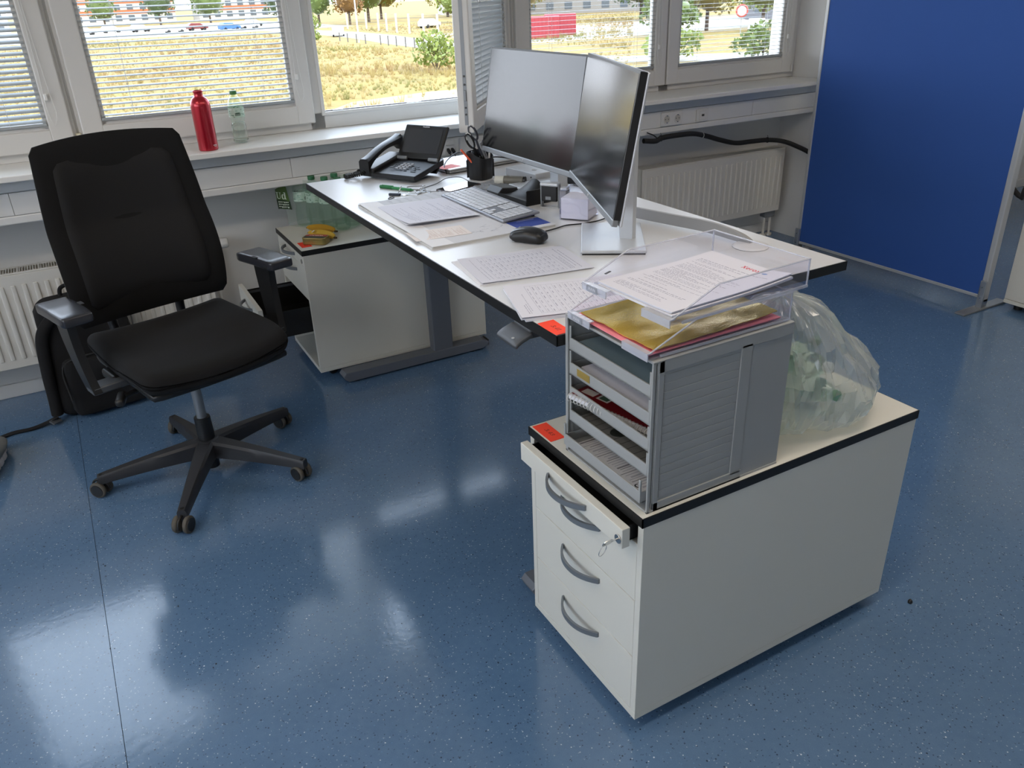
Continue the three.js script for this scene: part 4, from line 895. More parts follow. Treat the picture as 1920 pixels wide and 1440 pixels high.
{ // little card with punched squares, and a crumpled transparent sleeve
  const t = thing('numeric_pad', 'small grey numeric pad with square keys beside the pen cup', 'numeric pad', [1.005, DY, 0.955], 0.2);
  part(t, 'case', bx(-0.035, 0.035, 0, 0.005, -0.024, 0.024, 0.0015), std(0xa6a8ac, 0.5));
  const g = bx(-0.0055, 0.0055, 0.005, 0.0068, -0.0045, 0.0045, 0.0008), m = std(0x3e4044, 0.5);
  for (let r = 0; r < 3; r++) for (let c = 0; c < 5; c++) { const k = part(t, 'key', g, m); k.position.set(-0.026 + c * 0.013, 0, -0.014 + r * 0.014); }
}
one('plastic_sleeve', 'crumpled clear plastic sleeve lying between smartphone and pen cup', 'sleeve', at(sheetGeo(0.13, 0.07, 0.0006, (u, v) => 0.006 + 0.004 * noise.noise(u * 3, v * 3, 1.2) + 0.002 * noise.noise(u * 9, v * 9, 4), 20), 0.905, DY + 0.0002, 0.99, 0.4), phys(0xd9dce0, 0.25, { transmission: 0.6, thickness: 0 }));
{ // acrylic note box with white paper block
  const t = thing('note_box', 'clear acrylic box filled with white note paper beside right monitor', 'note box', [0.93, DY, 1.545], 0.64);
  const s = 0.047, h = 0.088, e = 0.002;
  part(t, 'acrylic_shell', [bx(-s, s, 0, e, -s, s), bx(-s, -s + e, e, h, -s, s), bx(s - e, s, e, h, -s, s), bx(-s + e, s - e, e, h, -s, -s + e), bx(-s + e, s - e, e, h, s - e, s)], M.acrylic);
  part(t, 'paper_block', bx(-s + 0.004, s - 0.004, 0.004, 0.066, -s + 0.004, s - 0.004), M.paper);
}
{ // curved lamp behind the right monitor
  const t = thing('desk_lamp', 'white desk lamp with round foot and low curved arm by the far desk corner', 'desk lamp', [1.125, DY, 2.075]);
  part(t, 'foot', lathe([[0.0001, 0], [0.047, 0], [0.048, 0.003], [0.04, 0.007], [0.012, 0.0095], [0.0001, 0.0098]], 40), std(0xd9dadb, 0.4));
  const pts = [[0, 0.008, 0.0], [0.0, 0.014, -0.03], [-0.008, 0.019, -0.069], [-0.013, 0.021, -0.15], [-0.045, 0.021, -0.274], [-0.074, 0.021, -0.385], [-0.094, 0.021, -0.47]];
  const c = new THREE.CatmullRomCurve3(pts.map((p) => V(...p))), rings = [];
  for (let k = 0; k <= 30; k++) { const s = k / 30, p = c.getPoint(s), h = lerp(0.010, 0.0175, Math.min(1, s * 2.2)), w = 0.005; const tn = c.getTangent(s), n = V(tn.z, 0, -tn.x).normalize(); rings.push([p.clone().addScaledVector(n, -w).add(V(0, -h * 0.8, 0)), p.clone().addScaledVector(n, -w).add(V(0, h, 0)), p.clone().addScaledVector(n, w).add(V(0, h, 0)), p.clone().addScaledVector(n, w).add(V(0, -h * 0.8, 0))].map((q) => { q.y = Math.max(q.y, 0.003); return q; })); }
  part(t, 'arm', loft(rings), std(0x9b9b9a, 0.5));
}
// ---------------------------------------------------------------- orange inventory notes
const noteTex = (txt, small) => canvasTex(256, 160, (c, w, h) => {
  c.fillStyle = '#ff4a2e'; c.fillRect(0, 0, w, h);
  c.strokeStyle = '#2a1410'; c.fillStyle = '#3a1610'; c.font = 'italic 54px serif'; c.textAlign = 'center'; c.fillText(txt, w * 0.52, h * 0.58);
  if (small) { c.font = '13px sans-serif'; c.globalAlpha = 0.7; c.fillText(small, w * 0.45, h * 0.9); }
});
function orangeNote(label, txt, x, y, z, turn, w, d, bend) {
  one('inventory_note', label, 'note', at(sheetGeo(w, d, 0.0006, bend), x, y + 0.0002, z, turn), std(0xffffff, 0.8, { map: noteTex(txt) }), 'orange inventory notes');
}
orangeNote('orange inventory note on the desk corner beside the letter sorter', '3.41', 0.392, DY, 2.262, -Math.PI / 2, 0.076, 0.04, (u, v) => 0.0012 * u * u);
orangeNote('orange inventory note on the corner of the front pedestal', '3.43', 0.399, 0.58, 2.2175, -Math.PI / 2, 0.082, 0.038);
orangeNote('orange inventory note under the fish tin on the far pedestal', '3.42', 0.366, 0.58, 0.365, -Math.PI / 2 - 0.014, 0.082, 0.042);
// ---------------------------------------------------------------- grey letter sorter on the front pedestal
const OX0 = 0.3905, OX1 = 0.733, OZ0 = 2.304, OZ1 = 2.589, OY0 = 0.58, OY1 = 0.902;
{
  const t = thing('letter_sorter', 'grey plastic letter sorter with five pull-out trays', 'letter sorter', [OX0, OY0, OZ1]);
  const W = OZ1 - OZ0, D = OX1 - OX0, H = OY1 - OY0, e = 0.004, fr = 0.0085;
  // housing: top, bottom, back, and two ribbed side walls
  part(t, 'top_wall', bx(0, D, H - 0.006, H, -W, 0, 0.0025), M.organizer);
  part(t, 'bottom_wall', bx(0, D, 0, 0.005, -W, 0, 0.001), M.organizer);
  part(t, 'back_wall', bx(D - e, D, 0.003, H - 0.004, -W + 0.002, -0.002), M.organizer);
  for (const s of [0, 1]) {
    const z = s ? -W : 0, o = s ? 1 : -1;                       // outer face at z, inside towards o
    const zz = (a, b) => [Math.min(z + o * a, z + o * b), Math.max(z + o * a, z + o * b)];
    const [a0, a1] = zz(0.0032, 0.0062), [b0, b1] = zz(0, 0.0045), [c0, c1] = zz(0.0018, 0.0045);
    const w = part(t, 'side_wall', [bx(0.0135, D, 0.003, H - 0.004, a0, a1), bx(0.004, 0.0145, 0.002, H - 0.003, zz(0.0075, 0.0085)[0], zz(0.0075, 0.0085)[1]), bx(0, 0.007, 0, H - 0.001, b0, zz(0, 0.0085)[s ? 1 : 1], 0.001), bx(0.014, 0.026, 0, H - 0.003, b0, b1, 0.001), bx(0.014, 0.24, 0, 0.02, b0, b1, 0.001), bx(0.012, D, H - 0.026, H - 0.002, b0, b1, 0.001), bx(0.21, 0.237, 0.015, H - 0.02, b0, b1, 0.001), bx(0.237, D, 0.0, H - 0.02, c0, c1, 0.001)], M.organizer);
    for (let k = 0; k < 15; k++) { const y = 0.027 + k * 0.0176; part(w, 'panel_rib', bx(0.028, 0.209, y, y + 0.0158, zz(0.0024, 0.0042)[0], zz(0.0024, 0.0042)[1], 0.0008), M.organizer); }
  }
  // rails between the trays and the trays themselves
  const tops = [0.8535, 0.798, 0.7425, 0.687, 0.6315].map((y) => y - OY0);
  tops.forEach((y, i) => {
    const pull = i === 4 ? 0.014 : 0, x = 0.0035 - pull, z0 = -W + 0.0095, z1 = -0.0095, hB = i === 4 ? y - 0.018 : y;
    const b = y - 0.0275;
    part(t, 'tray', [bx(x, x + 0.004, b, y - 0.002, z0, z1, 0.001), bx(x, D - 0.012, b, b + 0.002, z0, z1), bx(x + 0.004, D - 0.012, b, y - 0.004, z0, z0 + 0.002), bx(x + 0.004, D - 0.012, b, y - 0.004, z1 - 0.002, z1), bx(x + (i === 4 ? -0.0002 : 0.0005), x + 0.004, b, y + 0.024, z0 - 0.0005, z0 + 0.005, 0.001), bx(x + (i === 4 ? -0.0002 : 0.0005), x + 0.004, b, y + 0.024, z1 - 0.005, z1 + 0.0005, 0.001)], M.organizer);
    if (i === 1) part(t, 'brass_label', bx(x - 0.0012, x - 0.0001, b + 0.006, b + 0.022, z0 + 0.03, z0 + 0.075, 0.0004), std(0xb59a52, 0.4, { metalness: 0.4 }), 'small brass coloured label plate');
  });
  // contents of the trays (things of their own)
  const zc = (OZ0 + OZ1) / 2, xin = OX0 + 0.012, yb = (i) => OY0 + tops[i] - 0.0275 + 0.0022;
  one('clear_folder', 'blue-grey clear folder lying in the top sorter tray', 'folder', at(sheetGeo(0.3, 0.235, 0.016, (u, v) => 0.0015 * noise.noise(u * 3, v * 3, 2)), xin + 0.155, yb(0), zc), phys(0x7d929c, 0.3, { clearcoat: 0.5 }));
  one('letter', 'white printed letters lying in the second sorter tray', 'papers', at(sheetGeo(0.3, 0.225, 0.018), xin + 0.155, yb(1), zc + 0.004), pageMat(PAGE(51, { gap: 0.6, w: 720, h: 512 })));
  {
    const n = thing('spiral_notebook', 'dark red spiral notebook sticking out of the third sorter tray', 'notebook', [OX0 + 0.12, yb(2), zc - 0.016], 0.2);
    const cover = canvasTex(512, 720, (c, w, h) => {
      c.fillStyle = '#661016'; c.fillRect(0, 0, w, h); c.strokeStyle = '#a04a4c'; c.strokeRect(20, 20, w - 40, h - 40);
      c.fillStyle = '#b9b2ae'; c.fillRect(w * 0.12, h * 0.66, w * 0.14, h * 0.13); c.fillStyle = '#3c5a48'; c.fillRect(w * 0.14, h * 0.68, w * 0.1, h * 0.09);
      c.fillStyle = '#c4bdb9'; c.fillRect(w * 0.12, h * 0.82, w * 0.1, h * 0.14); c.beginPath(); c.arc(w * 0.38, h * 0.84, w * 0.07, 0, 7); c.fill();
      c.fillStyle = '#94585a'; for (let k = 0; k < 6; k++) c.fillRect(w * 0.3 + k * 14, h * 0.3, 5, h * 0.2);
    });
    part(n, 'pages', bx(-0.105, 0.105, 0.004, 0.0125, -0.125, 0.125), M.paper);
    part(n, 'front_cover', at(planarUV(bx(-0.098, 0.106, 0, 0.0012, -0.125, 0.117), 'x', 'z', -0.105, 0.106, -0.125, 0.125), 0, 0.0128, 0), std(0xffffff, 0.4, { map: cover }));
    part(n, 'spiral', Array.from({ length: 26 }, (_, k) => at(new THREE.TorusGeometry(0.0085, 0.0011, 6, 14), -0.106, 0.0088, -0.12 + k * 0.0095)), M.pvc, 'white wire spiral');
  }
  one('grey_pad', 'grey lined pad with a dark round mark in the fourth sorter tray', 'pad', at(sheetGeo(0.3, 0.235, 0.006), xin + 0.155, yb(3), zc), std(0xffffff, 0.6, { map: canvasTex(512, 512, (c, w, h) => { c.fillStyle = '#7d7d7c'; c.fillRect(0, 0, w, h); c.fillStyle = '#4b4b4c'; for (let k = 0; k < 11; k++) c.fillRect(0, k * 48 + 10, w, 4); c.fillStyle = '#2a302e'; c.beginPath(); c.ellipse(w * 0.13, h * 0.42, 42, 42, 0, 0, 7); c.fill(); }) }));
  one('price_list', 'white price list with dark bars in the bottom sorter tray', 'papers', at(sheetGeo(0.31, 0.22, 0.004), xin + 0.145, yb(4), zc), pageMat(canvasTex(720, 512, (c, w, h) => { seedv = 77; c.fillStyle = '#e0e0e4'; c.fillRect(0, 0, w, h); for (let k = 0; k < 26; k++) { c.fillStyle = rnd() < 0.3 ? '#8c8c94' : '#b9bac4'; c.fillRect(rr(10, 60), k * 19 + 8, rr(60, 420), k % 5 ? 5 : 11); } c.fillStyle = '#222'; c.font = 'bold 44px sans-serif'; c.fillText('C', 20, h - 30); })));
}
// ---------------------------------------------------------------- two clear letter trays stacked on the sorter
function letterTray(label, x, y, z, turn) {                  // local: x from 0 (front, low) to D, z from 0 to W; walls rise towards the back
  const t = thing('letter_tray', label, 'letter tray', [x, y, z], turn, 'clear acrylic letter trays');
  const D = 0.345, W = 0.254, e = 0.0022, H = 0.058;
  part(t, 'bottom', [bx(0.03, D, 0.004, 0.004 + e, 0, W), bx(0, 0.032, 0.004, 0.004 + e, 0, 0.075), bx(0, 0.032, 0.004, 0.004 + e, W - 0.075, W)], M.acrylic);
  for (const zz of [0, W - e]) {
    const g = extr([[0.002, 0.004], [D, 0.004], [D, H], [0.115, H], [0.096, H - 0.006], [0.002, 0.014]], e); g.translate(0, 0, zz);
    part(t, 'side_wall', [g], M.acrylic);
    part(t, 'rim', [rod(V(0.112, H, zz + e / 2), V(D, H, zz + e / 2), 0.0017, 8), rod(V(0.004, 0.014, zz + e / 2), V(0.112, H, zz + e / 2), 0.0017, 8), bx(0.03, D, 0.002, 0.0068, zz - 0.0006, zz + e + 0.0006), rod(V(D - 0.002, 0.005, zz + e / 2), V(D - 0.002, H, zz + e / 2), 0.0017, 8)], M.acrylicRim);
  }
  part(t, 'back_wall', bx(D - e, D, 0.004, H, 0, W), M.acrylic);
  part(t, 'back_rim', rod(V(D - e / 2, H, 0), V(D - e / 2, H, W), 0.0017, 8), M.acrylicRim);
  part(t, 'front_lip', [bx(0, e, 0.0, 0.015, 0, 0.075), bx(e, 0.012, 0.0132, 0.015, 0, 0.075)], M.acrylicRim);
  part(t, 'front_lip', [bx(0, e, 0.0, 0.015, W - 0.075, W), bx(e, 0.012, 0.0132, 0.015, W - 0.075, W)], M.acrylicRim);
  const han = canvasTex(128, 48, (c, w, h) => { c.fillStyle = '#b9bcc4'; c.fillRect(0, 0, w, h); c.fillStyle = '#f4f4f8'; c.font = 'bold 38px sans-serif'; c.textAlign = 'center'; c.fillText('HAN', w / 2, 37); });
  const tg = bx(-0.0006, -0.0001, 0.002, 0.0135, 0.014, 0.05); planarUV(tg, 'z', 'y', 0.014, 0.05, 0.002, 0.0135);
  part(t, 'moulded_lettering', tg, phys(0xffffff, 0.3, { map: han, transmission: 0.35, thickness: 0 }));
  part(t, 'foot', [[0.02, 0.02], [0.02, W - 0.02], [D - 0.02, 0.02], [D - 0.02, W - 0.02]].map(([a, b]) => cyl(a, 0, 0.0045, b, 0.006, 0.006, 14)), M.acrylic);
  return t;
}
letterTray('lower clear letter tray on the sorter, holding gold folder', 0.381, OY1, 2.328, 0.0);
letterTray('upper clear letter tray full of printed sheets', 0.405, OY1 + 0.0605, 2.343, 0.035);
{
  const gold = noiseTex(256, (i, j) => 0.5 + 0.5 * (rnd() - 0.5) + 0.25 * tile(i, j, 256, 20, 2));
  const gm = std(0xe6c75e, 0.24, { metalness: 0.6, bumpMap: gold, bumpScale: 0.0009 });
  one('gold_folder', 'shiny gold foil folder in the lower letter tray', 'folder', at(sheetGeo(0.305, 0.222, 0.0016, (u, v) => 0.004 + 0.0035 * noise.noise(u * 2.2, v * 2.2, 7) + 0.0015 * noise.noise(u * 7, v * 7, 3) + 0.004 * Math.max(0, u) ** 2, 26), 0.553, OY1 + 0.0095, 2.457, 0.03), gm);
  one('pink_folder', 'pink paper folder under the gold foil folder', 'folder', at(sheetGeo(0.318, 0.236, 0.0022), 0.55, OY1 + 0.0066, 2.455, 0.0), std(0xf08a94, 0.75));
  const logo = (c, w, h) => { c.save(); c.fillStyle = '#c23a48'; c.font = 'bold 40px sans-serif'; c.fillText('Xerox', w * 0.52, h * 0.1); c.fillStyle = '#6f87b8'; c.beginPath(); c.ellipse(w * 0.8, h * 0.09, 16, 8, 0, 0, 7); c.fill(); c.restore(); };
  const t = thing('paper_stack', 'stack of printed delivery notes in the upper letter tray', 'papers', [0.578, OY1 + 0.0605 + 0.0066, 2.468], 0.035);
  const bend = (u, v) => 0.004 * Math.max(0, v - 0.55) * 2 * (1 + u) + 0.006 * Math.max(0, u) * u;
  [[0.004, M.paperGrey, 0.004, 0.0], [0.003, M.paper, -0.003, 0.004], [0.003, M.paperGrey, 0.002, -0.003], [0.001, pageMat(PAGE(63, { gap: 0.22, top: 0.16, extra: logo })), 0, 0]].reduce((h, [th, m, dx, dz], i) => { part(t, 'sheet', at(sheetGeo(0.212, 0.298, th, (u, v) => bend(v < 0 ? -v * 0.9 : -v * 0.4, u)), dx, h, dz, -Math.PI / 2), m); return h + th + 0.0003; }, 0.0002);
}
// ---------------------------------------------------------------- bottles
const petMat = phys(0xf4fbf7, 0.04, { transmission: 1, thickness: 0, ior: 1.45 }), petGreen = phys(0xe9f5ee, 0.05, { transmission: 1, thickness: 0, ior: 1.45 });
const capGreen = std(0x2f6d46, 0.4), capDark = std(0x3f7a55, 0.4);
const labelTex = (seed) => canvasTex(512, 128, (c, w, h) => {
  seedv = seed; c.fillStyle = '#bcd3c4'; c.fillRect(0, 0, w, h);
  for (let k = 0; k < 46; k++) { c.fillStyle = ['#5f8d74', '#87ad97', '#e8f0ea', '#49745c'][k % 4]; c.globalAlpha = 0.8; c.fillRect(rnd() * w, rnd() * h, rr(8, 44), rr(4, 18)); }
  c.globalAlpha = 1; c.fillStyle = '#22362c'; for (let k = 0; k < 14; k++) c.fillRect(250 + k * 4, 66, k % 3 ? 2 : 3, 40);
});
const labelMat = std(0xffffff, 0.5, { map: labelTex(91) });
const petProfile = (s) => [[0.0001, 0.004], [0.022, 0.002], [0.03, 0.006], [0.0325, 0.014], [0.0315, 0.028], [0.0325, 0.04], [0.031, 0.055], [0.0315, 0.066], [0.027, 0.083], [0.0275, 0.09], [0.0325, 0.106], [0.0325, 0.15], [0.0305, 0.162], [0.026, 0.176], [0.0165, 0.192], [0.0135, 0.197], [0.0135, 0.203]].map(([r, y]) => [r * s, y * s]);
function petBottle(name, label, category, x, y, z, mat, cap, s = 1, group, tilt) {
  const t = thing(name, label, category, [x, y, z], rnd() * 6, group);
  if (tilt) t.rotation.set(...tilt);
  part(t, 'bottle', lathe(petProfile(s), 28), mat);
  const lab = new THREE.CylinderGeometry(0.0328 * s, 0.0328 * s, 0.04 * s, 28, 1, true).translate(0, 0.128 * s, 0);
  part(t, 'paper_label', lab, labelMat);
  part(t, 'cap', lathe([[0.0001, 0.214], [0.0135, 0.214], [0.0148, 0.212], [0.015, 0.2], [0.0138, 0.1985], [0.0138, 0.2]].map(([r, q]) => [r * s, q * s]).reverse(), 22), cap);
  return t;
}
{ // on the window sill
  const b = petBottle('water_bottle', 'clear water bottle with green cap on the window sill', 'bottle', 0.252, SILL, 0.04, petMat, std(0x3f7a45, 0.4), 0.955);
  part(b, 'water', lathe([[0.0001, 0.004], [0.029, 0.006], [0.0305, 0.014], [0.0295, 0.028], [0.0305, 0.04], [0.029, 0.055], [0.0295, 0.066], [0.0252, 0.083], [0.0001, 0.083]], 28), phys(0xffffff, 0.02, { transmission: 1, thickness: 0.04, ior: 1.33, attenuationColor: new THREE.Color(0xeaf4f0), attenuationDistance: 0.5 }));
  const t = thing('metal_bottle', 'red aluminium drinking bottle without lid on the window sill', 'bottle', [0.104, SILL, 0.128]);
  part(t, 'body', lathe([[0.0001, 0.002], [0.034, 0], [0.0375, 0.004], [0.0375, 0.168], [0.036, 0.18], [0.03, 0.193], [0.02, 0.201], [0.017, 0.203], [0.0165, 0.216], [0.019, 0.218], [0.0195, 0.223], [0.0165, 0.225], [0.015, 0.222], [0.015, 0.19]], 48), phys(0xb01328, 0.28, { metalness: 0.55, clearcoat: 0.6, clearcoatRoughness: 0.15 }));
  part(t, 'printed_mark', [at(bx(-0.009, 0.009, 0, 0.0022, 0, 0.0006), 0.0215, 0.02, 0.0312, 0.6), at(bx(-0.005, 0.009, 0, 0.002, 0, 0.0006), 0.0215, 0.0155, 0.0312, 0.6)], M.pvc);
}
{ // shrink-wrapped pack on the far pedestal, standing at an angle: two rows of four, the film reaching over an empty place
  const p = 0.0695, ux = 0.58, uz = 0.8146, ox = 0.457, oz = 0.062;       // u runs along the front row, n away from the viewer
  const P = (u, n) => [ox + u * ux + n * uz, oz + u * uz - n * ux];
  let n = 0;
  for (let r = 0; r < 2; r++) for (let c = 0; c < 4; c++) {
    const [x, z] = P(c * p, r * p);
    petBottle('pack_bottle', `green capped water bottle, ${['first', 'second', 'third', 'fourth'][c]} from the left in the ${['front', 'rear'][r]} row of the pack`, 'bottle', x, 0.581, z, petGreen, n++ % 2 ? capGreen : capDark, 1.04, 'wrapped green capped water bottles');
  }
  const t = thing('shrink_wrap', 'clear film wrapped around the pack of water bottles', 'plastic wrap');
  const film = phys(0xf2f8f4, 0.16, { transmission: 0.9, thickness: 0, ior: 1.35 });
  const ring = (y, k, amp) => { const o = []; for (let i = 0; i < 80; i++) { const a = i / 80 * Math.PI * 2, c = Math.cos(a), s = Math.sin(a), f = Math.pow(Math.abs(c) ** 7 + Math.abs(s) ** 7, -1 / 7), w = amp * noise.noise(c * 6, s * 6, y * 30); const [x, z] = P(p * 1.18 + c * f * (p * 2.32 * k + w), p * 0.5 + s * f * (p * 1.04 * k + w)); o.push(V(x, y, z)); } return o; };
  part(t, 'film', loft([ring(0.583, 1, 0.001), ring(0.65, 1.012, 0.005), ring(0.72, 1.01, 0.006), ring(0.765, 0.985, 0.007), ring(0.79, 0.93, 0.008)], false, false), film);
  const tex = canvasTex(256, 384, (c, w, h) => {
    c.clearRect(0, 0, w, h); c.fillStyle = '#4c6b2c'; c.beginPath(); c.moveTo(10, 70); c.lineTo(150, 6); c.lineTo(200, 10); c.lineTo(246, 330); c.lineTo(20, 340); c.fill();
    c.fillStyle = '#22361c'; c.beginPath(); c.moveTo(10, 212); c.quadraticCurveTo(130, 196, 236, 226); c.lineTo(246, 338); c.quadraticCurveTo(110, 316, 20, 348); c.fill();
    c.fillStyle = '#dfe8d4'; c.font = 'bold 128px serif'; c.fillText('Ud', 14, 196); for (let r = 0; r < 3; r++) for (let k = 0; k < 7; k++) c.fillRect(44 + k * 25, 230 + r * 34, 17, 20 - (k * 5 + r) % 4 * 3);
  });
  const g = new THREE.BoxGeometry(0.085, 0.12, 0.0008, 8, 6, 1), pp = g.attributes.position;
  for (let i = 0; i < pp.count; i++) pp.setZ(i, pp.getZ(i) + 0.006 * (1 - (pp.getX(i) / 0.05) ** 2));
  g.computeVertexNormals(); planarUV(g, 'x', 'y', -0.0425, 0.0425, -0.06, 0.06);
  const [qx, qz] = P(-0.062, -0.042);
  part(t, 'printed_patch', at(g, qx, 0.705, qz, -Math.atan2(uz, ux)), std(0xffffff, 0.35, { map: tex, alphaTest: 0.5 }));
  const [tx, tz] = P(-0.02, 0.02);
  part(t, 'film_tail', [tube([[tx, 0.79, tz], [tx - 0.02, 0.815, tz - 0.01], [tx - 0.03, 0.826, tz - 0.02], [tx - 0.06, 0.83, tz - 0.02]], 0.0016, 5, 24)], film);
}
// bananas and fish tin on the far pedestal
function banana(label, x, y, z, turn, roll, L, dark) {
  const t = thing('banana', label, 'banana', [x, y, z], turn, 'bananas beside the fish tin');
  const rings = [], n = 22;
  for (let k = 0; k <= n; k++) {
    const s = k / n, a = (s - 0.5) * 1.15, Rr = L / 1.15, cx = Rr * Math.sin(a), cy = Rr * (Math.cos(a) - Math.cos(0.575));
    const r = 0.0165 * Math.pow(Math.sin(Math.PI * clamp(0.06 + s * 0.9, 0, 1)), 0.45) * (s > 0.9 ? 0.75 - (s - 0.9) * 4.5 : 1) * (s < 0.04 ? 0.55 : 1);
    const q = []; for (let i = 0; i < 10; i++) { const b = i / 10 * Math.PI * 2; const rad = r * (1 + 0.05 * Math.cos(5 * b)); q.push(V(cx + rad * Math.cos(b) * Math.sin(a), 0.0165 + rad * Math.cos(b) * Math.cos(a) * 0.95, -cy * 0.92 + rad * Math.sin(b))); }
    rings.push(q);
  }
  part(t, 'peel', loft(rings), std(dark ? 0xb88a1e : 0xd0a93a, 0.55));
  const stemAt = L / 1.15 * Math.sin(0.575);
  part(t, 'stem', [rod(V(stemAt - 0.004, 0.016, 0), V(stemAt + 0.012, 0.018, 0.004), 0.005, 8, 0.004)], std(0x4a3a1c, 0.7));
  part(t, 'tip', [rod(V(-stemAt + 0.002, 0.0165, 0), V(-stemAt - 0.005, 0.016, 0), 0.0045, 8, 0.0025)], std(0x2c2114, 0.8));
  if (!dark) part(t, 'sticker', at(new THREE.CylinderGeometry(0.0075, 0.0075, 0.0012, 20), -0.045, 0.0285, 0.004, 0, 0.35, 0.35), std(0xe9e4e8, 0.5));
  return t;
}
banana('riper banana lying behind, against the bottle pack', 0.478, 0.581, 0.238, -1.0, 0, 0.165, true);
banana('yellow banana with a round sticker beside the fish tin', 0.452, 0.581, 0.328, -1.1, 0, 0.165, false);
{
  const t = thing('fish_tin', 'flat gold fish tin with red lid standing on the orange note', 'tin', [0.414, 0.5812, 0.372], -0.72);
  const s = new THREE.ExtrudeGeometry(rrShape(0.1, 0.056, 0.014), { depth: 0.024, bevelEnabled: true, bevelSize: 0.0018, bevelThickness: 0.0018, bevelSegments: 2, curveSegments: 8 }); s.rotateX(-Math.PI / 2).translate(0, 0.002, 0);
  part(t, 'can', s, std(0xa8935a, 0.32, { metalness: 0.85 }));
  const lid = canvasTex(256, 144, (c, w, h) => { c.fillStyle = '#4a4438'; c.fillRect(0, 0, w, h); c.fillStyle = '#b5362c'; c.fillRect(0, 0, w, h * 0.5); c.fillStyle = '#ece6dc'; c.font = 'bold 40px sans-serif'; c.textAlign = 'center'; for (let k = 0; k < 8; k++) c.fillRect(44 + k * 21, 28 + (k % 3) * 3, 13, 24 - (k % 2) * 6); });
  const l = new THREE.ExtrudeGeometry(rrShape(0.092, 0.048, 0.011), { depth: 0.0012, bevelEnabled: false, curveSegments: 8 }); l.rotateX(-Math.PI / 2).translate(0, 0.0278, 0);
  part(t, 'lid', planarUV(l, 'x', 'z', -0.046, 0.046, 0.024, -0.024), std(0xffffff, 0.4, { map: lid }));
}
// ---------------------------------------------------------------- clear plastic bag of empties on the front pedestal
{
  const cx = 0.945, cz = 2.41, y0 = 0.5805;
  const rings = [], n = 110;
  const prof = [[0.0, 0.06], [0.003, 0.13], [0.012, 0.158], [0.035, 0.172], [0.06, 0.178], [0.085, 0.178], [0.11, 0.172], [0.135, 0.16], [0.16, 0.145], [0.185, 0.128], [0.21, 0.112], [0.232, 0.1], [0.252, 0.088], [0.27, 0.074], [0.284, 0.056], [0.294, 0.034], [0.298, 0.01]];
  const ridge = (x, y, z) => 1 - Math.abs(noise.noise(x, y, z)) * 2;
  prof.forEach(([h, r], k) => {
    const q = [];
    for (let i = 0; i < n; i++) {
      const a = i / n * Math.PI * 2, c = Math.cos(a), s = Math.sin(a);
      const up = clamp(h / 0.3, 0, 1);
      const fold = 0.020 * noise.noise(c * 1.6 + 3, s * 1.6, h * 5) + 0.013 * ridge(c * 3.5 + h * 6, s * 3.5, h * 11) + 0.011 * ridge(c * 8, s * 8 + h * 10, h * 16) + 0.004 * noise.noise(c * 25, s * 25, h * 60) - 0.012;
      const rad = r + fold * Math.min(1, r * 9) * (k > 1 ? 1 : 0.3) * (0.8 + 0.5 * up);
      const x = cx + c * rad * 1.12 - 0.085 * Math.pow(up, 1.3) + (c > 0 ? 0.012 : 0), z = cz + s * rad * 1.0 + 0.02 * up;
      q.push(V(x, y0 + h + (k > 3 ? 0.014 * noise.noise(c * 3.3, s * 3.3, h * 13) : 0), z));
    }
    rings.push(q);
  });
  const g = toCreasedNormals(smooth(loft(rings)), 0.32);
  one('plastic_bag', 'crumpled clear plastic bag of empty bottles behind the letter sorter', 'plastic bag', g, phys(0xeef2f1, 0.16, { transmission: 0.74, thickness: 0, ior: 1.45, clearcoat: 1, clearcoatRoughness: 0.08 }));
  const lay = [['empty green capped bottle pointing out in the middle of the bag', 0.985, 0.62, 2.43, [Math.PI / 2 - 0.1, 0, 0.0], std(0x2f8a3e, 0.45)], ['empty bottle with dark green cap low at the left in the bag', 0.86, 0.62, 2.36, [Math.PI / 2, 0, 0.5], capGreen], ['empty clear bottle standing at the left in the bag', 0.83, 0.6, 2.33, [0.12, 0, 0.1], capGreen], ['empty bottle with a green cap at the right end of the bag', 0.95, 0.62, 2.33, [0, 0, -Math.PI / 2 + 0.3], capGreen], ['empty bottle with white cap in the middle of the bag', 1.03, 0.64, 2.40, [Math.PI / 2 - 0.3, 0, 0.2], std(0xdfe2e0, 0.5)]];
  for (const [label, x, y, z, r, cap] of lay) {
    const b = petBottle('empty_bottle', label, 'bottle', x, y, z, petGreen, cap, 0.86, 'empty bottles in the plastic bag', r);
    if (r[0] > 1) b.position.z -= 0.09;
  }
}
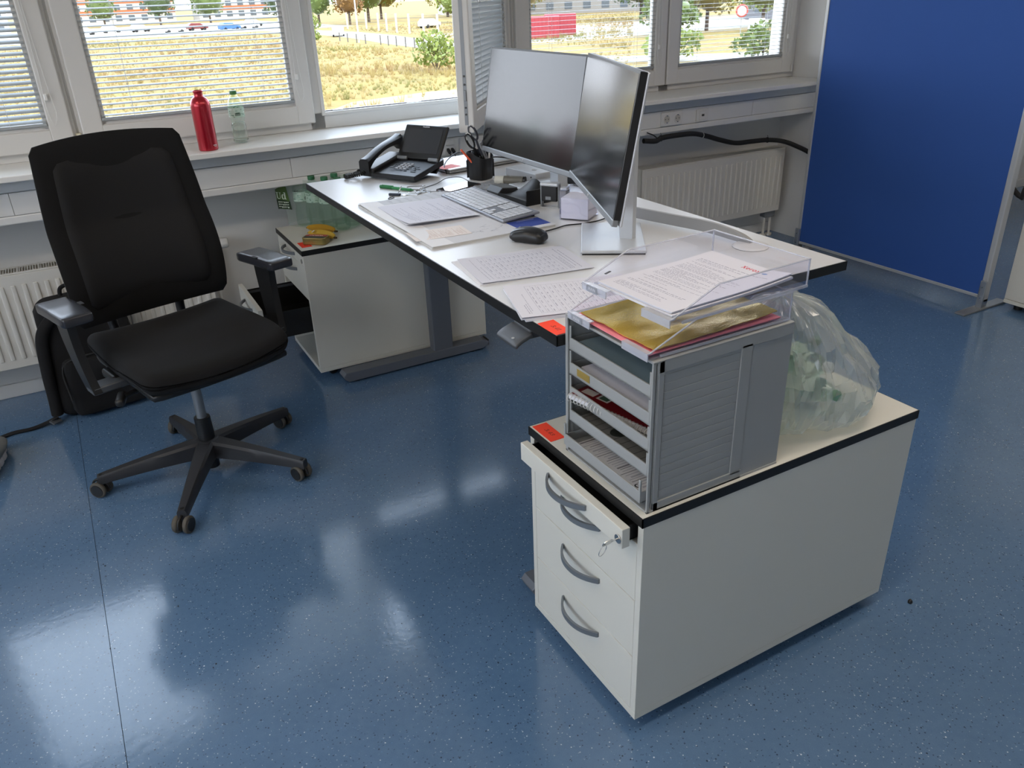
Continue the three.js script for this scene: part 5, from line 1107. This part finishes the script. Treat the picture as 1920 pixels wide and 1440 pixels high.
// ---------------------------------------------------------------- backpack behind the chair
{
  const t = thing('backpack', 'black backpack leaning at the radiator behind the office chair', 'backpack', [-0.5, 0, 0.145], 0.12);
  const cloth = std(0x0e0e10, 0.9, { bumpMap: noiseTex(128, (i, j) => 0.5 + 0.4 * ((i >> 1) % 2 - 0.5) * ((j >> 1) % 2 - 0.5) * 2 + 0.2 * (rnd() - 0.5)), bumpScale: 0.0004 });
  part(t, 'main_body', softBox(0.36, 0.47, 0.17, 0.06, 22, (q) => { const v = (q.y + 0.235) / 0.47; q.x *= 1 - 0.16 * v * v + 0.03 * Math.sin(v * 6); q.z *= 1 - 0.2 * v; q.x += 0.012 * noise.noise(q.x * 9, q.y * 9, q.z * 9); q.z += 0.018 * noise.noise(q.x * 7, q.y * 7, 3) - 0.06 * v; q.y += 0.235; if (q.y < 0.05) q.y = Math.max(0, q.y); }), cloth);
  part(t, 'front_pocket', softBox(0.3, 0.24, 0.07, 0.03, 16, (q) => { q.z += 0.085 + 0.012 * noise.noise(q.x * 8, q.y * 8, 2); q.y += 0.135; q.x += 0.02; }), cloth);
  part(t, 'zip', tube([[-0.13, 0.1, 0.122], [-0.12, 0.24, 0.1], [0.02, 0.262, 0.1], [0.15, 0.24, 0.1], [0.165, 0.1, 0.12]], 0.004, 6, 40), M.rubber);
  part(t, 'shoulder_strap', tube([[-0.1, 0.42, 0.02], [-0.155, 0.36, 0.03], [-0.178, 0.22, 0.045], [-0.185, 0.1, 0.05], [-0.19, 0.03, 0.05]], 0.022, 10, 40), cloth);
  part(t, 'top_loop', tube([[-0.05, 0.45, -0.06], [-0.04, 0.5, -0.06], [0.04, 0.5, -0.06], [0.05, 0.45, -0.06]], 0.008, 8, 30), cloth);
  part(t, 'buckle', at(bx(-0.02, 0.02, 0, 0.008, -0.014, 0.014, 0.003), -0.205, 0.012, 0.075, 0.5, 0.3), M.greyMetal);
  const web = []; const c = new THREE.CatmullRomCurve3([V(-0.19, 0.03, 0.07), V(-0.235, 0.012, 0.06), V(-0.29, 0.004, 0.06), V(-0.36, 0.004, 0.05), V(-0.46, 0.004, 0.09)]);
  for (let k = 0; k <= 20; k++) { const p = c.getPoint(k / 20), tn = c.getTangent(k / 20), n = V(-tn.z, 0, tn.x).normalize().multiplyScalar(0.013); web.push([p.clone().add(n), p.clone().add(n).add(V(0, 0.003, 0)), p.clone().sub(n).add(V(0, 0.003, 0)), p.clone().sub(n)]); }
  part(t, 'loose_webbing', loft(web), cloth);
}
// ---------------------------------------------------------------- running shoe at the left picture edge (heel towards the room)
{
  const t = thing('running_shoe', 'grey running shoe with white segmented sole at the left picture edge', 'shoe', [-0.918, 0, 0.508], -0.22);
  // local: heel at +z, toe at -z
  const outline = (s) => { const v = s * 2 - 1; return 0.037 + 0.008 * Math.sin((1 - s) * 3.0) - 0.004 * Math.cos(s * 6); };
  const ring = (z, y0, y1, w, top) => { const q = []; for (let i = 0; i < 20; i++) { const a = i / 20 * Math.PI * 2, c = Math.cos(a), s = Math.sin(a); q.push(V(w * c * (s > 0 ? 1 - 0.35 * s * s * top : 1), lerp(y0, y1, (s + 1) / 2), z)); } return q; };
  const rings = [];
  for (let k = 0; k <= 16; k++) { const s = k / 16, z = lerp(0.115, -0.175, s), e = Math.sqrt(Math.max(0, 1 - Math.pow(Math.abs(s - 0.5) * 2, 5))), w = outline(1 - s) * (0.35 + 0.65 * e), hi = lerp(0.098, 0.045, clamp((s - 0.15) / 0.6, 0, 1)) * (0.55 + 0.45 * e); rings.push(ring(z, 0.022, 0.022 + hi, w, 0.8)); }
  part(t, 'upper', loft(rings), std(0x7f8283, 0.85));
  const cup = []; for (let k = 0; k <= 7; k++) { const s = k / 7, z = lerp(0.1195, 0.02, s), e = Math.sqrt(1 - Math.pow(1 - s, 6) * 0.75); cup.push(ring(z, 0.02, 0.068 - 0.02 * s, 0.0412 * e, 0.3)); }
  part(t, 'heel_counter', loft(cup), std(0x1c1d22, 0.6));
  part(t, 'logo', [at(new THREE.TorusGeometry(0.0045, 0.0008, 6, 16, 4.6), 0.012, 0.049, 0.1215, 0, -0.15), at(new THREE.TorusGeometry(0.0045, 0.0008, 6, 16, 4.6), 0.0225, 0.049, 0.1185, 0.35, -0.15)], std(0xc9c9cc, 0.5));
  part(t, 'collar', tube([[-0.026, 0.098, 0.085], [0, 0.112, 0.108], [0.026, 0.098, 0.085], [0.03, 0.082, 0.03], [0.024, 0.086, -0.03], [0, 0.084, -0.05], [-0.024, 0.086, -0.03], [-0.03, 0.082, 0.03]], 0.0095, 8, 60, true), std(0x8b908f, 0.8));
  part(t, 'lining', at(softBox(0.05, 0.02, 0.13, 0.009, 8), 0, 0.083, 0.03, 0, -0.1), std(0x151514, 0.95));
  part(t, 'pull_tab', at(bx(-0.008, 0.008, 0, 0.02, 0, 0.003, 0.001), 0, 0.104, 0.112, 0, -0.2), std(0x26282a, 0.8));
  const pod = std(0xd6d4d6, 0.55);
  [[-0.018, 0.096, 0.034], [0.018, 0.096, 0.034], [-0.022, 0.055, 0.03], [0.022, 0.055, 0.03], [-0.022, 0.014, 0.03], [0.022, 0.014, 0.03], [-0.022, -0.03, 0.032], [0.022, -0.03, 0.032], [-0.02, -0.075, 0.034], [0.02, -0.075, 0.034], [0, -0.125, 0.05], [0, -0.155, 0.03]].forEach(([x, z, w]) => part(t, 'sole_pod', softBox(w, 0.03, 0.036, 0.009, 8, (q) => { q.y += 0.0153; q.x += x; q.z += z; }), pod));
  part(t, 'lace', [-0.06, -0.08, -0.1].map((z) => rod(V(-0.022, 0.07 + (z + 0.1) * 0.2, z), V(0.022, 0.07 + (z + 0.1) * 0.2, z), 0.0028, 6)), std(0xb9bbb6, 0.8));
}
// ---------------------------------------------------------------- crumbs on the floor
one('black_plug', 'small black plastic plug lying on the floor right of the pedestal', 'plug', [at(lathe([[0.0001, 0], [0.0055, 0], [0.006, 0.005], [0.004, 0.0095], [0.0001, 0.01]], 14), 1.2507, 0.0, 2.644, 0, 0, 0)], M.blackPlastic);
{
  seedv = 321;
  const g = [];
  const spots = [[-0.6086, 1.3134], [-0.5004, 1.4283], [0.0703, 2.0146], [-0.53, 1.5], [-0.45, 1.62], [-0.38, 1.2], [0.28, 1.3], [0.36, 1.42], [0.2, 1.2], [0.02, 1.15], [-0.62, 1.7], [-0.4, 1.9], [0.25, 1.6], [0.12, 1.48]];
  for (const [x, z] of spots) { const n = 1 + (rnd() * 3 | 0); for (let k = 0; k < n; k++) { const r = rr(0.0012, 0.0034); g.push(new THREE.IcosahedronGeometry(r, 0).scale(1, 0.35, rr(0.6, 1.2)).translate(x + rr(-0.012, 0.012), r * 0.3, z + rr(-0.012, 0.012))); } }
  const m = part(scene, 'floor_crumbs', g, std(0x20242a, 0.9));
  m.userData = { kind: 'stuff', label: 'dark dirt crumbs scattered on the blue floor', category: 'crumbs' };
}
// ---------------------------------------------------------------- the field outside, one storey below
const GY = -4.4;
const ostd = (c, r, o) => { const m = std(c, r, o); m.color.multiplyScalar(0.55); return m; }, ophys = (c, r, o) => { const m = phys(c, r, o); m.color.multiplyScalar(0.5); return m; };
{
  const N = 1024, d = new Uint8Array(N * N * 4);
  for (let j = 0; j < N; j++) for (let i = 0; i < N; i++) {
    const a = tile(i, j, N, 14, 3.3), b = tile(i, j, N, 90, 1.7), g = clamp(0.5 + 1.6 * tile(i, j, N, 6, 8.8), 0, 1), f = 0.84 + 0.22 * a + 0.2 * b + 0.12 * (rnd() - 0.5);
    d.set([lerp(186, 208, g) * f, lerp(164, 168, g) * f, lerp(72, 84, g) * f, 255].map((v) => clamp(v, 0, 255)), (j * N + i) * 4);
  }
  const map = new THREE.DataTexture(d, N, N); map.colorSpace = THREE.SRGBColorSpace; map.wrapS = map.wrapT = THREE.RepeatWrapping; map.magFilter = THREE.LinearFilter; map.needsUpdate = true;
  const g = merge([bx(-260, 420, GY - 1, GY, -620, -0.3), bx(-260, -3.35, GY - 1, GY, -0.3, 260)]); planarUV(g, 'x', 'z', 0, 34, 0, 34);
  const m = struct('ground', g, ostd(0xffffff, 0.95, { map })); m.userData.label = 'dry yellow meadow outside';
  const road = new THREE.Shape([[39.6, 66], [38.9, 72], [39.4, 88], [40.3, 103], [42.6, 124], [43, 140], [41, 170], [30, 230], [36, 232], [47.5, 172], [50, 141], [49.4, 123], [46.6, 102], [45.4, 88], [44.8, 72], [46, 60], [60, 50], [84, 46], [120, 40], [120, 32], [80, 38], [54, 44], [42, 56]].map(([x, y]) => new THREE.Vector2(x, y)));
  const rg = new THREE.ExtrudeGeometry(road, { depth: 0.04, bevelEnabled: false }); rg.rotateX(-Math.PI / 2).translate(0, GY, 0);
  struct('road', rg, ostd(0xc6c0b4, 0.9)).userData.label = 'pale road curving across the meadow';
  struct('yard', [bx(52, 150, GY, GY + 0.03, -118, -84), bx(-20, 60, GY, GY + 0.03, -260, -172)], ostd(0xcfc6b2, 0.9)).userData.label = 'pale paved yards beyond the meadow';
  struct('bare_path', (() => { const s = new THREE.Shape([[12, 41], [16, 46], [22, 47.5], [30, 46], [34, 41], [26, 38], [20, 39.5]].map(([x, y]) => new THREE.Vector2(x, y))); return new THREE.ExtrudeGeometry(s, { depth: 0.02, bevelEnabled: false }).rotateX(-Math.PI / 2).translate(0, GY, 0); })(), ostd(0xc2aa7c, 0.95)).userData.label = 'bare sandy patch in the meadow';
  // grass tufts: uncountable
  seedv = 900;
  const blades = [];
  for (let k = 0; k < 9; k++) { const a = k / 9 * Math.PI * 2 + 0.3, l = rr(0.5, 1), w = 0.03; const b = new THREE.BufferGeometry(); const ox = Math.cos(a) * 0.1, oz = Math.sin(a) * 0.1, tx = Math.cos(a) * rr(0.15, 0.4), tz = Math.sin(a) * rr(0.15, 0.4); b.setAttribute('position', new THREE.Float32BufferAttribute([ox - w, 0, oz, ox + w, 0, oz + w, tx, l, tz], 3)); b.computeVertexNormals(); blades.push(b); }
  const geo = merge(blades), n = 22000, im = new THREE.InstancedMesh(geo, ophys(0xffffff, 0.9, { transmission: 0.25, thickness: 0, side: THREE.DoubleSide }), n), m4 = new THREE.Matrix4(), col = new THREE.Color();
  let k = 0;
  while (k < n) {
    const z = -(16 + Math.pow(rnd(), 1.6) * 150), w = -z * 0.75, x = 2 - z * 0.22 + rr(-w * 0.55, w * 0.72);
    const onRoad = x > 37 && x < 52 && z < -64 && z > -180, bare = x > 13 && x < 33 && z < -39 && z > -47.5;
    if (onRoad || (bare && rnd() < 0.9)) continue;
    const s = rr(0.3, 0.8) * (noise.noise(x * 0.06, z * 0.06, 2) > 0.05 ? 1 : 0.55);
    m4.compose(V(x, GY, z), new THREE.Quaternion().setFromAxisAngle(V(0, 1, 0), rnd() * 6.3), V(s * 1.2, s * rr(0.7, 1.25), s * 1.2));
    im.setMatrixAt(k, m4);
    const q = noise.noise(x * 0.05, z * 0.05, 6) + rr(-0.3, 0.3);
    im.setColorAt(k, q > 0.3 ? col.setRGB(0.5, 0.32, 0.11) : q < -0.42 ? col.setRGB(0.36, 0.34, 0.09) : col.setRGB(0.58, 0.44, 0.15)); k++;
  }
  im.name = 'meadow_grass'; im.userData = { kind: 'stuff', label: 'dry tall grass covering the meadow outside', category: 'grass' };
  im.castShadow = im.receiveShadow = true; scene.add(im);
}
// ---------------------------------------------------------------- trees and bushes
function leafGeo(n, rx, ry, rz, size, lobes, seed) {
  seedv = seed; const pos = [];
  for (let k = 0; k < n; k++) {
    const l = lobes[(rnd() * lobes.length) | 0], u = rr(-1, 1), a = rnd() * Math.PI * 2, q = Math.sqrt(1 - u * u), rad = l[3] * (0.72 + 0.32 * Math.sqrt(rnd()));
    const c = V((l[0] + rad * q * Math.cos(a)) * rx, (l[1] + rad * u) * ry, (l[2] + rad * q * Math.sin(a)) * rz);
    const t = V(rr(-1, 1), rr(-1, 1), rr(-1, 1)).normalize(), b = V(rr(-1, 1), rr(-1, 1), rr(-1, 1)).cross(t).normalize(), s = size * rr(0.6, 1.3);
    const p = [c.clone().addScaledVector(t, -s), c.clone().addScaledVector(b, s * 0.6), c.clone().addScaledVector(t, s), c.clone().addScaledVector(b, -s * 0.6)];
    for (const i of [0, 1, 2, 0, 2, 3]) pos.push(p[i].x, p[i].y, p[i].z);
  }
  const g = new THREE.BufferGeometry(); g.setAttribute('position', new THREE.Float32BufferAttribute(pos, 3)); g.computeVertexNormals(); return g;
}
const LOBES = [[0, 0.1, 0, 0.62], [0.4, -0.15, 0.1, 0.45], [-0.4, -0.1, 0.15, 0.48], [0.1, 0.45, -0.1, 0.45], [0.05, -0.2, -0.4, 0.45], [0, -0.25, 0.4, 0.45], [-0.3, 0.3, -0.2, 0.4], [0.32, 0.25, 0.2, 0.4]];
const leafMat = (c) => ophys(c, 0.9, { transmission: 0.3, thickness: 0, side: THREE.DoubleSide });
const leaves = { green: leafMat(0x7f9440), yellow: leafMat(0xa6983e), brown: leafMat(0xa87a34), dark: leafMat(0x5d7436), lime: leafMat(0x9fae4c) };
const bark = ostd(0x6b5a48, 0.9);
function tree(label, x, z, h, r, kind, seed) {
  const t = thing('tree', label, 'tree', [x, GY, z], seed, 'trees beyond the meadow');
  part(t, 'trunk', [cyl(0, 0, h * 0.5, 0, 0.022 * h, 0.014 * h, 10), rod(V(0, h * 0.2, 0), V(r * 0.4, h * 0.5, 0.1), 0.01 * h, 8, 0.005 * h), rod(V(0, h * 0.22, 0), V(-r * 0.4, h * 0.55, -0.2), 0.01 * h, 8, 0.005 * h)], bark);
  const core = new THREE.IcosahedronGeometry(1, 2); { const p = core.attributes.position; for (let i = 0; i < p.count; i++) { const q = V(0, 0, 0).fromBufferAttribute(p, i), f = 0.66 + 0.22 * noise.noise(q.x * 2 + seed, q.y * 2, q.z * 2); p.setXYZ(i, q.x * r * f, q.y * h * 0.4 * f + h * 0.46, q.z * r * f); } }
  part(t, 'crown', [smooth(core), leafGeo(900, r * 1.1, h * 0.44, r * 1.1, 0.36, LOBES, seed * 31 + 7).translate(0, h * 0.46, 0)], leaves[kind]);
  return t;
}
function bush(label, x, z, h, r, kind, seed) {
  const t = thing('bush', label, 'bush', [x, GY, z], seed, 'bushes at the meadow edge');
  part(t, 'foliage', [leafGeo(520, r, h * 0.55, r, 0.16 + r * 0.03, LOBES, seed * 17 + 3).translate(0, h * 0.5, 0)], leaves[kind]);
  part(t, 'stem', [0, 1, 2, 3].map((k) => rod(V(0.1 * Math.cos(k * 1.6), 0, 0.1 * Math.sin(k * 1.6)), V(r * 0.45 * Math.cos(k * 1.6), h * 0.6, r * 0.45 * Math.sin(k * 1.6)), 0.05, 6)), bark);
}
tree('green roadside tree at the left end behind the white car', 57, -186, 13, 4.2, 'green', 1);
tree('brown leaved roadside tree just behind the white car', 62, -180, 12, 3.8, 'brown', 2);
tree('dense green tree behind the left lamp post', 70, -190, 16, 7, 'green', 3);
tree('pale yellow tree in the middle of the open window', 80, -208, 16, 8, 'yellow', 4);
tree('yellow green tree right of the middle in the open window', 94, -198, 16, 7.5, 'yellow', 5);
tree('lime tree above the white fence, right of the low roof', 78, -160, 9, 4.2, 'lime', 6);
tree('green tree at the right end of the open window', 100, -172, 16, 8, 'green', 7);
tree('big yellow tree behind the right lamp post', 86, -148, 13, 6.4, 'yellow', 8);
tree('left of two green trees seen through the wide blind', 34, -262, 14, 5, 'dark', 9);
tree('right of two green trees seen through the wide blind', 47, -258, 13, 6, 'green', 10);
tree('small tree at the right end of the wide blind', 58, -222, 11, 4.5, 'dark', 11);
tree('dark spreading tree behind the blind above the monitors', 98, -124, 14, 9, 'dark', 12);
tree('lower green tree right of the red containers', 70, -82, 5.5, 4.4, 'green', 13);
tree('left tree in the blind beside the partition, turning yellow', 78, -84, 12, 5, 'yellow', 14);
tree('right tree in the blind beside the partition, bright green', 88, -84, 12, 5.5, 'lime', 15);
tree('small tree far left behind the parked cars', 20, -268, 11, 4.4, 'green', 16);
bush('leafy bush at the right edge of the open window', 29, -62, 3.2, 2.4, 'lime', 1);
bush('low bush left of the white car', 34, -116, 2.2, 2.0, 'lime', 2);
bush('left of three bushes at the bottom of the right blind', 46, -52, 2.6, 3.0, 'lime', 3);
bush('middle of three bushes at the bottom of the right blind', 51, -47, 3.0, 3.0, 'green', 4);
bush('right of three bushes at the bottom of the right blind', 53, -41, 3.2, 3.0, 'lime', 5);
bush('bush under the left tree behind the white car', 46, -156, 3, 2.4, 'lime', 6);
// ---------------------------------------------------------------- fences and lamp posts
{
  const P = [[38.6, -116.5], [38.4, -112.4], [38.5, -109], [38.6, -105.8], [39, -101.3], [39, -98.6], [39, -95.9], [39.1, -93.2], [39.2, -90.7], [39.3, -88.2], [39.4, -85.9], [39.5, -83], [39.5, -80.2], [39.2, -77.4], [39, -74.8], [38.6, -71.5]];
  const t = thing('low_fence', 'low wire fence with grey posts along the near road edge', 'fence');
  P.forEach(([x, z]) => part(t, 'post', bx(x - 0.06, x + 0.06, GY, GY + 1.15, z - 0.06, z + 0.06), ostd(0x77726a, 0.8)));
  P.slice(1).forEach(([x, z], i) => part(t, 'wire', [0.4, 0.75, 1.1].map((h) => rod(V(P[i][0], GY + h, P[i][1]), V(x, GY + h, z), 0.012, 4)), ostd(0x8f8a80, 0.7)));
  const Q = [[48, -163], [53.6, -157], [54.5, -149], [54.2, -142], [53.6, -136.5], [53.2, -131], [53.1, -125.4], [53.4, -120.4], [53.8, -116], [54.1, -111], [54.4, -106], [55, -101], [55.4, -96]];
  const f = thing('mesh_fence', 'tall mesh fence with white concrete posts behind the road', 'fence');
  Q.forEach(([x, z]) => part(f, 'post', bx(x - 0.13, x + 0.13, GY, GY + 2.9, z - 0.13, z + 0.13), ostd(0xe0d8cc, 0.9)));
  Q.slice(1).forEach(([x, z], i) => { const a = Q[i]; part(f, 'wire', [0.3, 0.8, 1.3, 1.8, 2.3, 2.7].map((h) => rod(V(a[0], GY + h, a[1]), V(x, GY + h, z), 0.014, 4)), ostd(0x9a978c, 0.8)); });
}
for (const [x, z, lab] of [[38.9, -109.3, 'left grey street lamp pole in the open window'], [41, -80.5, 'right white street lamp pole near the window edge'], [60, -69, 'street lamp pole seen through the blind beside the partition']]) {
  const t = thing('street_lamp', lab, 'street lamp', [x, GY, z]);
  part(t, 'pole', cyl(0, 0, 8, 0, 0.13, 0.08, 10), ostd(0xd8d4cc, 0.6));
  part(t, 'lamp_head', bx(-0.1, 0.9, 7.95, 8.1, -0.12, 0.12, 0.04), ostd(0xb9b9b4, 0.5));
}
// ---------------------------------------------------------------- cars
function car(label, x, z, turn, color, group) {
  const t = thing('car', label, 'car', [x, GY, z], turn, group);
  const L = 2.2, prof = [[-L, 0.35], [L, 0.35], [L, 0.75], [L - 0.15, 0.92], [1.2, 1.02], [0.45, 1.5], [-1.5, 1.56], [-2.05, 1.1], [-L, 0.95]];
  part(t, 'body', extr(prof, 1.66, 0.08).translate(0, 0, -0.83), ostd(color, 0.35));
  const win = ostd(0x2a3036, 0.15);
  part(t, 'side_window', extr([[1.0, 1.03], [0.42, 1.42], [-0.3, 1.45], [-0.3, 1.03]], 1.76).translate(0, 0, -0.88), win);
  part(t, 'side_window', extr([[-0.4, 1.03], [-0.4, 1.45], [-1.35, 1.46], [-1.7, 1.06]], 1.76).translate(0, 0, -0.88), win);
  for (const a of [-1.35, 1.35]) for (const s of [-0.8, 0.8]) part(t, 'wheel', at(new THREE.CylinderGeometry(0.34, 0.34, 0.22, 18), a, 0.34, s, 0, Math.PI / 2), ostd(0x1c1c1c, 0.8));
  return t;
}
car('white car driving on the curved road', 43.2, -131, 1.25, 0xe8e6e4);
[[11, -206, 0.2, 0xdadada, 'silver parked car at the left end of the row'], [17, -214, 0.1, 0xe6e6e6, 'second parked car from the left'], [22.5, -208, 0.3, 0xd0d2d6, 'third parked car from the left'], [27, -190, 0.15, 0xeceae8, 'white parked car in front of the row'], [33, -198, 0.2, 0x8c3a34, 'dark red parked car in the row'], [37.5, -186, 0.3, 0x4a7fc0, 'blue parked car in the row'], [42.5, -190, 0.2, 0xe2e2e2, 'white parked car at the right end of the row'], [47, -205, 0.1, 0xc9ccd0, 'grey parked car behind the right end']].forEach(([x, z, r, c, l]) => car(l, x, z, r, c, 'parked cars beyond the meadow'));
car('white parked car behind the fence in the open window', 64, -142, 0.4, 0xe9e4dc, 'parked cars beyond the meadow');
car('blue parked car behind the fence in the open window', 60.5, -120, 0.9, 0x6f95cf, 'parked cars beyond the meadow');
car('pale parked car at the right of the mesh fence', 62, -106, 0.8, 0xe4dccc, 'parked cars beyond the meadow');
car('white parked car in the blind beside the partition', 80, -77, 0.7, 0xe6e6e6, 'parked cars beyond the meadow');
car('dark parked car in the blind beside the partition', 90, -82, 0.7, 0x3c4a5a, 'parked cars beyond the meadow');
// ---------------------------------------------------------------- buildings
function building(label, x, z, w, d, h, turn, wall, bands, rows, cols) {
  const t = thing('apartment_building', label, 'building', [x, GY, z], turn, 'buildings on the horizon');
  part(t, 'wall', bx(-w / 2, w / 2, 0, h, -d / 2, d / 2), wall);
  part(t, 'roof', bx(-w / 2 - 0.3, w / 2 + 0.3, h, h + 0.4, -d / 2 - 0.3, d / 2 + 0.3), ostd(0x9a948c, 0.9));
  for (let r = 0; r < rows; r++) {
    if (bands) part(t, 'orange_band', bx(-w / 2 - 0.05, w / 2 + 0.05, 2.9 + r * 3, 4.1 + r * 3, d / 2 - 0.1, d / 2 + 0.08), bands);
    for (let c = 0; c < cols; c++) { const cx = -w / 2 + (c + 0.5) * w / cols; part(t, 'window', bx(cx - 0.9, cx + 0.9, 1 + r * 3, 2.6 + r * 3, d / 2 - 0.1, d / 2 + 0.05), ostd(0x6d757c, 0.2)); }
  }
}
const plaster = ostd(0xe4ddd0, 0.9), orange = ostd(0xd07a48, 0.9);
building('white apartment block with orange bands left behind the wide blind', 26, -300, 34, 12, 12, 0.05, plaster, orange, 3, 9);
building('white apartment block with orange bands in the middle of the wide blind', 64, -292, 30, 12, 12, 0.0, plaster, orange, 3, 8);
building('long pale hall behind the leftmost blind', -24, -250, 40, 16, 8, 0.1, plaster, null, 2, 10);
building('low white roofed hall behind the trees in the open window', 118, -214, 34, 12, 8, -0.3, plaster, null, 2, 8);
building('grey office block behind the blind above the monitors', 122, -178, 40, 14, 14, -0.5, ostd(0xa9a49c, 0.9), null, 4, 9);
building('dark grey hall behind the blind beside the partition', 116, -98, 26, 12, 10, -0.7, ostd(0x85858a, 0.9), null, 3, 6);
for (const [x, z, l] of [[57, -91, 'left red shipping container in the yard'], [62.5, -95.5, 'right red shipping container in the yard']]) {
  const t = thing('shipping_container', l, 'container', [x, GY + 0.03, z], -0.55, 'red containers in the yard');
  part(t, 'body', bx(-2.1, 2.1, 0.1, 2.6, -1.2, 1.2, 0.03), ostd(0xc23a44, 0.6));
  const rib = bx(-0.06, 0.06, 0.2, 2.5, -0.03, 0.04);
  for (let k = 0; k < 9; k++) part(t, 'rib', rib, ostd(0xb8323c, 0.6)).position.set(-1.9 + k * 0.475, 0, 1.2);
  part(t, 'sill_beam', [bx(-2.1, 2.1, 0, 0.1, -1.2, 1.2)], ostd(0x7d2a30, 0.7));
}
{
  const t = thing('white_kiosk', 'white transformer kiosk at the right edge of the right blind', 'kiosk', [56, GY, -44], -0.75);
  part(t, 'wall', bx(-1.6, 1.6, 0, 3.4, -1.4, 1.4), ostd(0xe6e4e0, 0.85));
  part(t, 'roof', bx(-1.8, 1.8, 3.4, 3.6, -1.6, 1.6), ostd(0xb8b5ae, 0.8));
  part(t, 'door', bx(-0.6, 0.6, 0.1, 2.3, 1.38, 1.45), ostd(0xb9bdbf, 0.6));
  const s = thing('road_sign', 'round no-entry road sign with red rim on a pole', 'road sign', [74, GY, -73.6], -0.75);
  part(s, 'pole', cyl(0, 0, 2.6, 0, 0.05, 0.05, 8), ostd(0xb5b5b2, 0.5));
  part(s, 'rim', at(new THREE.TorusGeometry(0.62, 0.1, 8, 28), 0, 2.6, 0.08), ostd(0xd25a4c, 0.5));
  part(s, 'disc', at(new THREE.CylinderGeometry(0.6, 0.6, 0.04, 28), 0, 2.6, 0.08, 0, Math.PI / 2), ostd(0xefece6, 0.5));
}
renderer.render(scene, camera);
